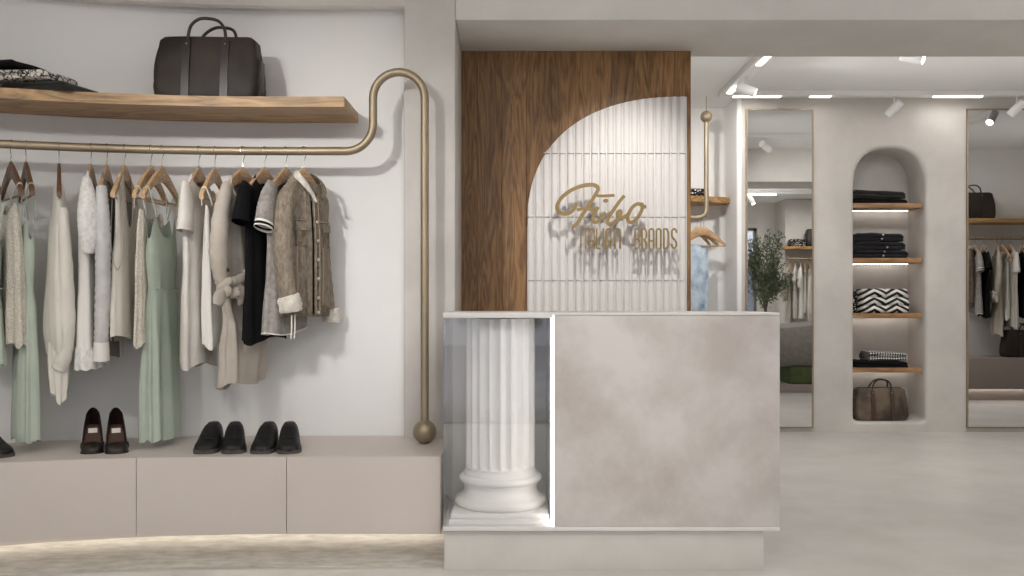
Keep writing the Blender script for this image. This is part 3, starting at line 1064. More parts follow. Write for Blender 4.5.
bm = BM(); sphere(bm, (-0.215, -0.075, -0.575), 0.010, 12, 8, (1, 0.5, 1))
build('button', bm, M['dark_button'], t)
hang(t, 'pale wooden hanger inside the beige tied shirt', M['hanger'])

# 12 black tee
t = place('black_top', 'black_top', 'plain black short-sleeved top between beige shirt and grey tee', 'top', 265, 16)
body('top_body', M['black_cloth'], t, sh_hw(0.185, [(-0.45, 0.15), (-0.9, 0.18)]), [(-0.1, 0.012), (-0.22, 0.024), (-0.5, 0.034), (-0.9, 0.04)],
     shoulder_top(front_drop=0.06), wavy(-0.9, 0.012, 3, 0, 0.012), [(6, 0.006, 2, 2), (11, 0.003, 0, 2)], seed=23)
for s in (-1, 1):
    sleeve('sleeve', M['black_cloth'], t, [(0.15 * s, 0, -0.18), (0.185 * s, -0.005, -0.25), (0.205 * s, -0.008, -0.32), (0.216 * s, -0.01, -0.36)],
           [(0.04, 0.016), (0.05, 0.026), (0.052, 0.034), (0.054, 0.038)], wr=0.03, seed=s, cap=False)
hang(t, 'pale wooden hanger inside the black top', M['hanger'])

# 13 grey tee with striped cuffs
t = place('grey_tee', 'grey_tee', 'grey melange tee with black and white striped sleeve cuffs', 'tee', 286, 16)
body('tee_body', M['grey_melange'], t, sh_hw(0.185, [(-0.45, 0.15), (-0.6, 0.155), (-0.86, 0.19)]), [(-0.1, 0.012), (-0.22, 0.026), (-0.5, 0.036), (-0.86, 0.046)],
     shoulder_top(front_drop=0.11), lambda c, s: -0.83 - 0.035 * (1 - c * c) + 0.03 * c, [(5, 0.006, 2, 2), (9, 0.004, 0, 2)], seed=25)
for s in (-1, 1):
    sleeve('sleeve', M['grey_melange'], t, [(0.125 * s, 0, -0.175), (0.165 * s, -0.006, -0.235), (0.196 * s, -0.01, -0.3), (0.212 * s, -0.012, -0.36)], [(0.035, 0.016), (0.05, 0.03), (0.052, 0.036), (0.053, 0.037)], wr=0.03, seed=s, cap=False)
    sleeve('striped_cuff', M['white'], t, [(0.2115 * s, -0.012, -0.358), (0.213 * s, -0.012, -0.363), (0.2145 * s, -0.012, -0.368)], [(0.0545, 0.038)] * 2, k=2, cap=False)
    sleeve('striped_cuff', M['black_cloth'], t, [(0.2145 * s, -0.012, -0.368), (0.216 * s, -0.012, -0.373), (0.2175 * s, -0.012, -0.378)], [(0.0545, 0.038)] * 2, k=2, cap=False)
    sleeve('striped_cuff', M['white'], t, [(0.2175 * s, -0.012, -0.378), (0.2185 * s, -0.012, -0.382), (0.22 * s, -0.012, -0.387)], [(0.0545, 0.038)] * 2, k=2, cap=False)
body('hem_band', M['white'], t, [(-0.8, 0.187), (-0.88, 0.192)], [(-0.8, 0.0455), (-0.88, 0.048)], lambda c, s: -0.829 - 0.035 * (1 - c * c) + 0.03 * c, lambda c, s: -0.835 - 0.035 * (1 - c * c) + 0.03 * c, [(5, 0.006, 2, 2), (9, 0.004, 0, 2)], m=2, seed=25)
hang(t, 'pale wooden hanger inside the grey tee', M['hanger'])

# 14 denim jacket
t = place('denim_jacket', 'denim_jacket', 'taupe denim jacket with cream fleece collar and cuffs, rightmost on the rod', 'jacket', 304, 28)
JH = sh_hw(0.165, [(-0.45, 0.155), (-0.75, 0.158)], 0.06)
JT = [(-0.1, 0.03), (-0.22, 0.048), (-0.45, 0.062), (-0.75, 0.062)]
body('jacket_body', M['denim'], t, JH, JT, lambda c, s: -0.125 - (0.03 * abs(s) if s < 0 else 0), FL(-0.745), [(6, 0.004, 2, 4), (13, 0.002, 0, 6)], seed=27, wob=0.008)
body('waistband', M['denim_dark'], t, [(-0.74, 0.161), (-0.8, 0.161)], [(-0.74, 0.066), (-0.8, 0.066)], FL(-0.738), FL(-0.79), [], m=4, seed=27, wob=0.002)
hwj, thj = interp(JH), interp(JT)


def on_front(u, z, off=0.0):
    k = max(0.0, 1 - (abs(u) / hwj(z)) ** (2 / 0.85))
    return (u, -thj(z) * k ** (0.85 / 2) - off, z)


def front_strip(name, mat, u_l, z0, z1, off, n=10, lab=None):
    bm = BM()
    rings = []
    for i in range(n + 1):
        z = z0 + (z1 - z0) * i / n
        ul, ur = u_l(z)
        rings.append([on_front(ul + (ur - ul) * k / 4, z, off) for k in range(5)] + [on_front(ul + (ur - ul) * k / 4, z, off - 0.014) for k in (4, 3, 2, 1, 0)])
    loft(bm, rings, True, True)
    o = build(name, bm, mat, t, angle=50)
    if lab:
        o['label'] = lab
    return o


front_strip('button_placket', M['denim_dark'], lambda z: (-0.005, 0.034), -0.2, -0.79, 0.010)
front_strip('button_placket', M['denim'], lambda z: (-0.052, -0.022), -0.2, -0.79, 0.009)
front_strip('dark_gap_strip', M['black_cloth'], lambda z: (-0.022, -0.006), -0.24, -0.78, 0.006)  # black strip stands in for the shade between the open plackets
for s in (-1, 1):
    front_strip('chest_pocket', M['denim_dark'], lambda z, s=s: (s * 0.09 - 0.032 + 0.008, s * 0.09 + 0.032 + 0.008), -0.36, -0.46, 0.009)
    front_strip('pocket_flap', M['denim'], lambda z, s=s: (s * 0.09 - 0.036 + 0.008, s * 0.09 + 0.036 + 0.008), -0.345, -0.385, 0.014)
    front_strip('yoke_seam', M['stitch'], lambda z, s=s: ((0.045, 0.14) if s > 0 else (-0.14, -0.06)), -0.335, -0.338, 0.007, 1)
    for d in (0.055, 0.118):
        front_strip('panel_seam', M['stitch'], lambda z, s=s, d=d: (s * (d + 0.012 * (z + 0.45)) + 0.008, s * (d + 0.012 * (z + 0.45)) + 0.0115), -0.46, -0.735, 0.0065, 8)
front_strip('placket_stitch', M['stitch'], lambda z: (0.028, 0.031), -0.21, -0.78, 0.0125)
front_strip('placket_stitch', M['stitch'], lambda z: (0.0, 0.0025), -0.21, -0.78, 0.0125)
for z in (-0.24, -0.34, -0.43, -0.52, -0.61, -0.7, -0.77):
    bm = BM()
    p = on_front(0.014, z, 0.015)
    sphere(bm, p, 0.0085, 12, 8, (1, 0.5, 1))
    build('button', bm, M['metal_button'], t)


def furry(name, pts, rad, seed=0, k=8):
    P = smooth_path(pts, k)
    bm = BM()
    rings = []
    fr = frames(P)
    m = len(P)
    for j, (p, x, y) in enumerate(fr):
        q = j / (m - 1) * (len(rad) - 1)
        i0 = min(int(q), len(rad) - 2)
        f = q - i0
        r = rad[i0] * (1 - f) + rad[i0 + 1] * f
        ring = []
        for i in range(20):
            a = 2 * pi * i / 20
            d = x * cos(a) + y * sin(a)
            pp = p + d * r
            pp += d * (0.16 * r * noise.noise(pp * 55 + Vector((seed, 0, 0))) + 0.12 * r * noise.noise(pp * 120))
            ring.append(pp)
        rings.append(ring)
    loft(bm, rings, True, True)
    return build(name, bm, M['fur'], t, angle=80)


def lapel(name, mat, pts, wid, th=0.012, lab=None):
    """a flat turned-down collar leaf along a line, hanging outwards and down"""
    P = smooth_path(pts, 6)
    bm = BM()
    rings = []
    m = len(P)
    for jj, p in enumerate(P):
        f = jj / (m - 1)
        wq = wid * (0.55 + 0.45 * sin(pi * min(1, f * 1.15 + 0.05))) if f < 0.86 else wid * (1 - (f - 0.86) / 0.15)
        d = Vector((p.x * 1.1, -0.045 - abs(p.x) * 0.1, 0)).normalized() * wq * 0.62 + Vector((0, 0, -0.72 * wq))
        nn = Vector((0, -1, 0.5)).normalized() * th
        ring = []
        for q in range(16):
            a = 2 * pi * q / 16
            pp = p + d * (0.5 - 0.5 * cos(a)) + nn * (sin(a) * 0.8 + 0.4)
            pp += Vector((0, -1, 0)) * 0.004 * noise.noise(pp * 70)
            ring.append(pp)
        rings.append(ring)
    loft(bm, rings, True, True)
    o = build(name, bm, mat, t, angle=80)
    if lab:
        o['label'] = lab
    return o


lapel('fleece_collar', M['fur'], [(0.02, 0.03, -0.092), (-0.045, 0.02, -0.098), (-0.062, -0.02, -0.115), (-0.05, -0.05, -0.155), (-0.028, -0.066, -0.2), (-0.012, -0.072, -0.235)], 0.058)
lapel('denim_collar', M['denim_dark'], [(0.02, 0.03, -0.092), (0.055, 0.015, -0.1), (0.068, -0.02, -0.12), (0.062, -0.05, -0.155), (0.05, -0.064, -0.195), (0.044, -0.068, -0.22)], 0.046, 0.008)
sleeve('sleeve', M['denim'], t, [(-0.105, -0.005, -0.185), (-0.14, -0.014, -0.24), (-0.17, -0.024, -0.33), (-0.185, -0.035, -0.47), (-0.182, -0.05, -0.62), (-0.168, -0.058, -0.715)],
       [(0.026, 0.028), (0.038, 0.042), (0.042, 0.047), (0.041, 0.047), (0.039, 0.045), (0.038, 0.042)], wr=0.035, seed=3, n=36, k=10, wfreq=80)
sleeve('sleeve', M['denim'], t, [(0.11, 0.01, -0.185), (0.145, 0.02, -0.25), (0.158, 0.022, -0.36), (0.17, 0.02, -0.52), (0.18, 0.01, -0.66), (0.186, 0.0, -0.76)],
       [(0.03, 0.036), (0.036, 0.045), (0.038, 0.047), (0.038, 0.046), (0.037, 0.044), (0.036, 0.042)], wr=0.035, seed=8, n=36, k=10, wfreq=80)
bm = BM()
tube(bm, smooth_path([(-0.105, -0.035, -0.16), (-0.125, -0.05, -0.22), (-0.135, -0.062, -0.3), (-0.14, -0.06, -0.4)], 6), 0.003, 6)
build('armhole_seam', bm, M['denim_dark'], t)
furry('fleece_cuff', [(-0.174, -0.056, -0.69), (-0.168, -0.06, -0.715), (-0.16, -0.064, -0.765)], [0.044, 0.054, 0.048], 3, 5)
furry('fleece_cuff', [(0.188, -0.005, -0.755), (0.19, -0.008, -0.78), (0.19, -0.01, -0.825)], [0.04, 0.047, 0.04], 4, 5)
bm = BM()
for dx in (-0.01, 0.012):
    tube(bm, [(-0.155 + dx, -0.07, -0.78), (-0.152 + dx, -0.068, -0.84), (-0.155 + dx, -0.066, -0.89)], 0.0035, 6)
build('drawcord', bm, M['white'], t)
hang(t, 'wooden hanger inside the taupe denim jacket', M['hanger'], 0.155)

# ------------------------------------------------------------------ shoes
def se_half(hw, h, n=12, e=0.7):
    return [(hw * sgp(cos(pi * i / n), e), h * abs(sin(pi * i / n)) ** e) for i in range(n + 1)]


def make_loafer(name, label, group, loc, rz, mat=None):
    t = thing(name, label, 'shoe', loc, rz, group)
    mat = mat or M['black_leather']
    secs = [(-0.138, 0.012, 0.012), (-0.134, 0.028, 0.024), (-0.122, 0.038, 0.034), (-0.09, 0.047, 0.044), (-0.055, 0.048, 0.056), (-0.02, 0.046, 0.078),
            (0.012, 0.044, 0.104), (0.04, 0.042, 0.118), (0.07, 0.041, 0.12), (0.1, 0.039, 0.12), (0.122, 0.032, 0.117), (0.133, 0.02, 0.108), (0.137, 0.006, 0.09)]
    bm = BM()
    loft(bm, [[(x * 1.08, y, z + 0.016) for x, z in se_half(w, h, 16, 0.62)] for y, w, h in secs], True, True, closed=True)
    for v in bm.verts:
        v.co.z *= 0.84
    build('upper', bm, mat, t, angle=60)
    out = []
    bm = BM()
    left = [(-w * 1.08 - 0.004, y) for y, w, h in secs]
    right = [(w * 1.08 + 0.004, y) for y, w, h in reversed(secs)]
    out = left + right
    loft(bm, [[(x, y, z) for x, y in out] for z in (0, 0.004, 0.014, 0.018)], True, True)
    build('sole', bm, M['sole_grey'], t, angle=40)
    bm = BM()
    lathe(bm, [(0.001, 0.0), (0.022, 0.001), (0.026, 0.005), (0.021, 0.009), (0.001, 0.004)], 20, (0, 0, 0))
    for v in bm.verts:
        v.co = Vector((v.co.x * 1.0, v.co.y * 1.55 + 0.082, v.co.z * 0.8 + 0.107))
    build('dark_opening_cap', bm, M['sole'], t)  # dark cap in place of the shaded hollow inside the shoe
    bm = BM()
    tube(bm, smooth_path([(-0.047, -0.03, 0.03), (-0.038, -0.05, 0.054), (0.0, -0.06, 0.0615), (0.038, -0.05, 0.054), (0.047, -0.03, 0.03)], 5), 0.0022, 6)
    tube(bm, smooth_path([(0, -0.06, 0.0615), (0.001, -0.02, 0.08), (0.001, 0.012, 0.1015)], 5), 0.002, 6)
    build('seam', bm, M['sole'], t)
    return t


def floor_y(py):
    """distance at which the bench top is seen at image row py"""
    return (H - BZ) * F / (py - 300)


SG = 'black slip-on shoes on the bench'
lo = [(204, 'left shoe of the black slip-on pair beneath the white tunic'), (229, 'right shoe of the black slip-on pair beneath the white tunic'),
      (261, 'left shoe of the black slip-on pair near the bench joint'), (285, 'right shoe of the black slip-on pair near the bench joint')]
first = None
for i, (px, lab) in enumerate(lo):
    y = 4.13
    loc = ((px - 512) * 4.05 / F, y, BZ)
    rz = -[0.12, 0.26, 0.10, 0.22][i]
    if first is None:
        first = make_loafer('slip_on_shoe', lab, SG, loc, -rz)
    else:
        dup(first, loc, -rz, lab, SG)
dup(first, ((-17 - 512) * 3.93 / F, 3.99, BZ), 0.95, 'dark shoe toe at the far left end of the bench', 'single shoes cut by the photo edge')


def make_pump(label, loc, rz, group):
    t = thing('high_heel_shoe', label, 'shoe', loc, rz, group)

    def base(y):
        k = max(0, min(1, (y + 0.04) / 0.14))
        return 0.006 + 0.09 * k * k * (3 - 2 * k)
    W = interp([(0.131, 0.006), (0.126, 0.012), (0.115, 0.019), (0.09, 0.029), (0.03, 0.040), (-0.03, 0.045), (-0.075, 0.048), (-0.1, 0.042), (-0.115, 0.028), (-0.124, 0.008)])
    bm = BM()
    rings = []
    for y in (-0.123, -0.118, -0.11, -0.1, -0.085, -0.07, -0.06):
        w = W(y)
        k = (y + 0.123) / 0.063
        h = 0.012 + 0.03 * min(1, k * 1.5) ** 0.7
        rings.append([(x, y, z + base(y)) for x, z in se_half(w, h)])
    loft(bm, rings, True, False)
    build('toe_box', bm, M['brown_shoe'], t, angle=60)
    for inner, nm, mt in ((0, 'upper', M['brown_shoe']),):
        bm = BM()
        rings = []
        ys = [-0.068 + i * 0.011 for i in range(19)]
        for y in ys:
            w, b0 = W(y), base(y)
            k = (y + 0.068) / 0.198
            h = 0.040 - 0.010 * sin(pi * min(1, k * 1.6)) + 0.044 * max(0, (k - 0.55) / 0.45) ** 1.25
            o_ = [(-w, h), (-w * 1.06, h * 0.5), (-w * 0.95, 0), (w * 0.95, 0), (w * 1.06, h * 0.5), (w, h), (w - 0.004, h), (w * 0.98 - 0.004, h * 0.5), (w * 0.85, 0.004), (-w * 0.85, 0.004), (-w * 0.98 + 0.004, h * 0.5), (-w + 0.004, h)]
            rings.append([(x, y, z + b0) for x, z in o_])
        rings.append([(x * 0.003 if abs(x) > 0 else 0, y + 0.006, z) for x, y, z in rings[-1]])
        loft(bm, rings, True, True)
        build(nm, bm, mt, t, angle=60)
    bm = BM()
    loft(bm, [[(-W(y) * 0.84, y, base(y) + 0.007), (W(y) * 0.84, y, base(y) + 0.007), (W(y) * 0.84, y, base(y) + 0.005), (-W(y) * 0.84, y, base(y) + 0.005)] for y in [-0.07 + i * 0.015 for i in range(14)]], True, True)
    build('insole', bm, M['insole'], t)
    bm = BM()
    loft(bm, [[(-0.019, y, base(y) + 0.009), (0.019, y, base(y) + 0.009), (0.019, y, base(y) + 0.007), (-0.019, y, base(y) + 0.007)] for y in (0.045, 0.052, 0.06, 0.066)], True, True)
    build('size_label', bm, M['label'], t)
    bm = BM()
    loft(bm, [[(r * cos(2 * pi * i / 14), 0.112 + r * 1.1 * sin(2 * pi * i / 14), z) for i in range(14)] for r, z in ((0.013, 0), (0.012, 0.03), (0.016, 0.07), (0.024, 0.098))], True, True)
    build('heel', bm, M['brown_shoe'], t)
    bm = BM()
    ys = [-0.122, -0.115, -0.1, -0.08, -0.05, -0.03]
    o_ = [(-W(y) - 0.002, y) for y in ys] + [(W(y) + 0.002, y) for y in reversed(ys)]
    loft(bm, [[(x, y, z) for x, y in o_] for z in (0, 0.007)], True, True)
    build('sole', bm, M['sole'], t, angle=40)
    return t


p1 = make_pump('left shoe of the dark brown high heels on the bench', ((89.5 - 512) * 4.08 / F, 4.11, BZ), 0.42, 'dark brown high heels on the bench')
dup(p1, ((113.5 - 512) * 4.08 / F, 4.11, BZ), 0.44, 'right shoe of the dark brown high heels on the bench', 'dark brown high heels on the bench')

# ------------------------------------------------------------------ bags
def make_bag(label, loc, rz, leather, strap, group):
    t = thing('leather_holdall', label, 'bag', loc, rz, group)
    w, d, h = 0.249, 0.10, 0.306
    bm = BM()
    rings = []
    for j in range(19):
        k = j / 18
        z = h * k
        e = (0.94 + 0.06 * sin(pi * min(1, k * 1.2))) * (1 - 0.05 * k ** 6)
        if j == 0:
            e *= 0.94
        if j == 18:
            e *= 0.93
        dd = d * (1 - 0.42 * k ** 2.2) * (0.96 if j in (0, 18) else 1)
        ww = w * e * (1.02 if k < 0.25 else 1.0)
        ring = []
        for i in range(64):
            a = 2 * pi * i / 64
            x = ww * sgp(cos(a), 0.24)
            y = dd * sgp(sin(a), 0.32)
            q = noise.noise(Vector((x * 9, y * 9, z * 9 + 3)))
            y += 0.010 * q * (1 if y > 0 else -1)
            zz = z - 0.012 * (k ** 4) * cos(x / w * 1.3) * 0.4 + 0.005 * k * noise.noise(Vector((x * 6, 1, 2)))
            ring.append((x + 0.004 * q, y, zz))
        rings.append(ring)
    loft(bm, rings, True, True)
    build('bag_body', bm, leather, t, angle=60)

    def fy(z):
        return -d * (1 - 0.42 * (z / h) ** 2.2)
    for side in (-1, 1):
        for sx in (-0.088, 0.092):
            bm = BM()
            rings = []
            for j in range(13):
                z = 0.006 + (h - 0.030) * j / 12
                y = fy(min(z, h))
                y = y * 1.0 - 0.008
                if side > 0:
                    y = -y
                s = -side
                rings.append([(sx - 0.018, y, z), (sx - 0.0165, y - s * -0.003 * 0, z), (sx + 0.018, y, z), (sx + 0.018, y + side * -0.012, z), (sx - 0.018, y + side * -0.012, z)])
            loft(bm, rings, True, True)
            build('strap', bm, strap, t, angle=50)
            bm = BM()
            sphere(bm, (sx, side * -1 * (fy(0.262) - 0.012) * 1.0 if side > 0 else fy(0.262) - 0.010, 0.262), 0.005, 10, 8)
            build('rivet', bm, M['brass'], t)
        bm = BM()
        yy = -0.066 if side < 0 else 0.062
        dz = 0.0 if side < 0 else -0.006
        hp = [(-0.088, yy, 0.24), (-0.086, yy * 0.98, 0.29 + dz), (-0.072, yy * 0.96, 0.350 + dz), (-0.035, yy * 0.94, 0.382 + dz), (0.01, yy * 0.94, 0.385 + dz), (0.055, yy * 0.94, 0.374 + dz), (0.083, yy * 0.96, 0.34 + dz),
              (0.091, yy * 0.98, 0.29 + dz), (0.092, yy, 0.24)]
        if side > 0:
            hp = [(x + 0.035 * max(0, (z - 0.27) / 0.1), y, z) for x, y, z in hp]
        tube(bm, smooth_path(hp, 6), 0.0075, 10)
        build('handle', bm, strap, t)
    bm = BM()
    loft(bm, [[(x, -0.011, h - 0.002), (x, -0.009, h + 0.003), (x, 0.009, h + 0.003), (x, 0.011, h - 0.002)] for x in (-0.2, -0.1, 0, 0.1, 0.2)], True, True)
    build('zip', bm, strap, t)
    for s in (-1, 1):
        bm = BM()
        quad_box(bm, s * 0.243 - 0.006, s * 0.243 + 0.006, -0.04, 0.04, 0.05, 0.2, 0.004)
        build('end_tab', bm, strap, t)
    return t


BG = 'leather holdalls'
bag1 = make_bag('dark brown leather holdall standing on the oak shelf over the clothes', (-1.444, 4.31, SZ1), 0.03, M['leather'], M['leather_strap'], BG)
bag2 = make_bag('olive brown leather holdall at the bottom of the arched niche', (3.265, 8.01, NZ0 + 0.003), 0.0, M['leather_brown'], M['leather_brown_strap'], BG)
bag2.scale = (0.95, 0.95, 0.93)

# ------------------------------------------------------------------ folded clothes
def folded(name, label, cat, loc, rz, w, d, h, layers, mat, group, seed=0, taper=0.0, sag=0.0):
    """folded cloth: rounded fold edges stacked at the front, soft uneven top"""
    bm = BM()
    rings = []
    nx = 22
    for i in range(nx + 1):
        k = -1 + 2 * i / nx
        x = k * w / 2
        ed = max(0.0, 1 - abs(k) ** 8)
        endr = sqrt(max(0.02, 1 - max(0, (abs(k) - 0.88) / 0.12) ** 2))
        hh = h * (1 - taper * (k + 1) / 2) * (0.72 + 0.28 * endr)
        yo = 0.008 * noise.noise(Vector((x * 8, seed, 0)))
        ring = []
        lay = hh / layers
        for s in range(layers):                      # front edge, bottom to top
            for q in range(5):
                a = -pi / 2 + pi * q / 4
                b_ = lay / 2
                yy = -d / 2 + b_ - b_ * 0.9 * cos(a) + 0.012 * noise.noise(Vector((seed + s * 3.3, x * 6, 0)))
                ring.append((x, yy + yo, lay * s + b_ + b_ * 0.97 * sin(a)))
        for q in range(7):                           # top, front to back
            y = -d / 2 + d * (q + 1) / 8
            z = hh + 0.010 * noise.noise(Vector((x * 7 + seed, y * 7, seed))) + sag * sin(pi * (q + 1) / 8)
            ring.append((x, y + yo, z))
        for q in range(5):
            a = pi / 2 - pi * q / 4
            ring.append((x, d / 2 - hh / 2 + hh / 2 * cos(a) + yo, hh / 2 + hh / 2 * sin(a)))
        ring = [(x + 0, y * (0.93 + 0.07 * endr), max(0.0, z)) for x, y, z in ring]
        rings.append(ring)
    loft(bm, rings, True, True)
    o = build(name, bm, mat, angle=70, loc=loc, rz=rz)
    return tag(o, label, cat, group)


FG = 'folded clothes on the oak shelf over the rod'
xs0 = -2.22
folded('folded_sweater', 'dark folded sweater at the bottom of the shelf stack', 'sweater', (-2.13, 4.17, SZ1), -0.3, 0.36, 0.24, 0.052, 2, M['dark_fold'], FG, 1, taper=0.35)
folded('folded_scarf', 'black and white patterned scarf between two dark sweaters', 'scarf', (-2.22, 4.15, SZ1 + 0.05), -0.3, 0.34, 0.22, 0.058, 2, M['scribble'], FG, 2, taper=0.4)
folded('folded_sweater', 'black folded garment on top of the patterned scarf', 'sweater', (-2.33, 4.13, SZ1 + 0.106), -0.3, 0.3, 0.2, 0.032, 1, M['black_cloth'], FG, 3, taper=0.3)

NG = 'folded clothes in the arched niche'
NSH = [1.952, 1.472, 0.988, 0.512]
NSL = ['uppermost oak shelf in the arched niche with black sweaters', 'second oak shelf in the niche carrying folded black jeans',
       'third oak shelf in the niche carrying the zigzag blanket', 'lowest oak shelf in the niche above the holdall']
for z, lb in zip(NSH, NSL):
    t = thing('niche_shelf', lb, 'shelf', ((NX0 + NX1) / 2, YM, z), 0, 'oak shelves in the arched niche')
    bm = BM(); quad_box(bm, NX0 - 3.292 + 0.002, NX1 - 3.292 - 0.02, 0.03, NB - YM - 0.012, 0.003, 0.046, 0.002)
    build('board', bm, M['wood_niche'], t)
    bm = BM(); quad_box(bm, -0.285, 0.285, NB - YM - 0.056, NB - YM - 0.050, -0.001, 0.004)
    part_label(build('light_strip', bm, M['led_niche'], t, False), 'glowing strip under the back of the shelf')
top = lambda i: NSH[i] + 0.047
folded('folded_sweater', 'lower black sweater on the top niche shelf', 'sweater', (3.230, 8.0, top(0)), 0, 0.47, 0.24, 0.055, 2, M['black_cloth'], NG, 5, taper=0.45)
folded('folded_sweater', 'upper black sweater on the top niche shelf', 'sweater', (3.220, 8.0, top(0) + 0.045), 0.06, 0.46, 0.23, 0.075, 2, M['dark_fold'], NG, 6, taper=0.25)
jl = ['folded black jeans at the bottom of the niche stack', 'middle folded black jeans in the niche stack', 'folded black jeans on top of the niche stack']
zz = top(1)
for k in range(3):
    o = folded('folded_jeans', jl[k], 'jeans', (3.235 - 0.01 * k, 8.0, zz), 0.03 * (k - 1), 0.47 - 0.02 * k, 0.24, 0.074, 2, M['navy_cloth'], NG, 8 + k, taper=0.12)
    for bx, bz in ((0.02 + 0.04 * (k % 2), 0.02), (0.03, 0.055))[: 2 if k != 1 else 1]:
        bm = BM(); sphere(bm, (bx, -0.122, bz), 0.009, 10, 8)
        build('button', bm, M['metal_button'], o)
    zz += 0.073
folded('folded_blanket', 'black and white zigzag blanket on the third niche shelf', 'blanket', (3.275, 7.99, top(2)), 0, 0.40, 0.25, 0.215, 3, M['zigzag'], NG, 12)
folded('folded_scarf', 'dotted black scarf beside the zigzag blanket, left end of shelf', 'scarf', (3.02, 8.06, top(2)), 0, 0.075, 0.2, 0.2, 3, M['dots'], NG, 13)
folded('folded_sweater', 'flat black garment under the checked cloth in the niche', 'sweater', (3.230, 7.99, top(3)), 0, 0.47, 0.25, 0.06, 2, M['black_cloth'], NG, 14, taper=0.15)
folded('folded_cloth', 'houndstooth checked cloth on the lowest niche shelf', 'cloth', (3.290, 7.98, top(3) + 0.059), 0.03, 0.34, 0.22, 0.085, 2, M['check'], NG, 15, taper=0.2)

# ------------------------------------------------------------------ sign wall
PX0, PX1, PY, PZ = -0.2835, 0.994, 5.0, 2.533
panel = thing('sign_panel', 'oak plank wall panel with a white ribbed quarter-arch behind the counter', 'panel', (0.355, 5.06, 0))
bm = BM()
nb = 9
pw = 0.137
x = PX0
k0 = math.floor((PX0 - 0.355) / pw)
edges = [PX0] + [0.355 + pw * k for k in range(k0 + 1, 30) if PX0 + 0.02 < 0.355 + pw * k < PX1 - 0.02] + [PX1]
for a, b in zip(edges, edges[1:]):
    quad_box(bm, a + 0.0004, b - 0.0004, PY, 5.12, 0.0, PZ, 0.0012, 1)
in_parent(build('oak_planks', bm, M['wood_panel'], panel, angle=20), panel)

TX0, TX1 = (527 - 512) * PY / F, (686.5 - 512) * PY / F
TC, TB = H + (300 - 228) * PY / F, 131 * PY / F      # where the arch starts and how high it rises


def arch_z(x):
    k = max(0.0, min(1.0, (TX1 - x) / (TX1 - TX0)))
    return TC + TB * max(0.0, 1 - k ** 2.4) ** (1 / 2.4)


bm = BM()
pitch = 0.0439
ncol = int(round((TX1 - TX0) / pitch))
pitch = (TX1 - TX0) / ncol
rowz = [H + (300 - y) * PY / F for y in (600, 534, 470.5, 407.5, 344.2, 280.9, 217.7, 154.4, 91)]
rowz = [0.0] + [z for z in rowz if z > 0.02]
prof = [(0.0025, 0.0), (0.003, 0.012), (0.0055, 0.0165), (0.010, 0.0185), (0.018, 0.0200), (0.025, 0.0200), (0.032, 0.0170), (0.0365, 0.011), (0.038, 0.0)]
for c in range(ncol):
    x0 = TX0 + c * pitch
    for z0, z1 in zip(rowz, rowz[1:]):
        lo_, hi_ = z0 + 0.0025, z1 - 0.0025
        xs = [x0 + p[0] * pitch / 0.0435 for p in prof]
        tops = [min(hi_, arch_z(xx) - 0.003) for xx in xs]
        if max(tops) <= lo_ + 0.003:
            continue
        tops = [max(v, lo_ + 0.002) for v in tops]
        loft(bm, [[(xx, PY - 0.008 - p[1], lo_) for xx, p in zip(xs, prof)], [(xx, PY - 0.008 - p[1], v) for xx, p, v in zip(xs, prof, tops)]], True, True)
outl = [(TX1, 0.0)] + [(TX1, TC + TB)]
for i in range(1, 49):
    xx = TX1 - (TX1 - TX0) * (1 - cos(pi / 2 * i / 48)) if i < 30 else TX1 - (TX1 - TX0) * (1 - cos(pi / 2 * i / 48))
    outl.append((xx, arch_z(xx)))
outl.append((TX0, 0.0))
prism(bm, outl, PY - 0.009, PY + 0.001)
part_label(in_parent(build('ribbed_tiles', bm, M['tile'], panel, angle=40), panel), 'white ribbed tile quarter-arch')

# sign lettering, in the sign's own plane
SY0, SY1 = PY - 0.125, PY - 0.113
sign = thing('shop_sign', 'gold script shop sign with slim capitals on the white ribbed tiles', 'sign', (0.62, PY - 0.1, 1.6))
CR = 709 / 160.0


def sg(p):
    px, py = 540 + p[0] / CR, 170 + p[1] / CR
    k = (PY - 0.1) / F
    return ((px - 512) * k, H + (300 - py) * k)


SN = [0]


def stroke(bm, pts, w, k=7, sm=True):
    q = [Vector(sg(p)) for p in pts]
    if sm:
        q = smooth_path([(v.x, v.y) for v in q], k)
    SN[0] += 1
    o_ = 0.0007 * (SN[0] % 5)
    ribbon(bm, [(v[0], v[1]) for v in q], w, SY0 - o_, SY1 - o_ * 0.5)


bm = BM()
W1 = 0.0098
stroke(bm, [(160, 146), (152, 170), (132, 190), (102, 196), (80, 184), (75, 160), (92, 128), (130, 96), (180, 74), (226, 67), (252, 76), (254, 92), (240, 118), (216, 156), (190, 196), (166, 234), (150, 250), (141, 252)], W1)
stroke(bm, [(244, 114), (270, 117), (300, 116), (328, 114)], W1 * 0.75)
stroke(bm, [(162, 178), (190, 173), (216, 174), (244, 172)], W1 * 0.8)
stroke(bm, [(256, 166), (246, 184), (236, 206), (234, 224), (243, 233), (258, 228), (274, 212), (290, 192)], W1 * 0.9)
stroke(bm, [(372, 116), (356, 134), (334, 164), (312, 196), (299, 218), (297, 234), (308, 241), (326, 234), (344, 216), (356, 196), (354, 184), (344, 188), (345, 204), (360, 212), (380, 204), (394, 192)], W1 * 0.95)
stroke(bm, [(452, 158), (432, 152), (410, 164), (394, 188), (386, 212), (392, 230), (408, 232), (428, 216), (444, 190), (452, 166), (446, 152), (456, 164), (468, 164)], W1 * 0.95)
cx_, cz_ = sg((290, 138))
prism(bm, [(cx_ + 0.014 * cos(2 * pi * i / 16), cz_ + 0.0105 * sin(2 * pi * i / 16)) for i in range(16)], SY0, SY1)
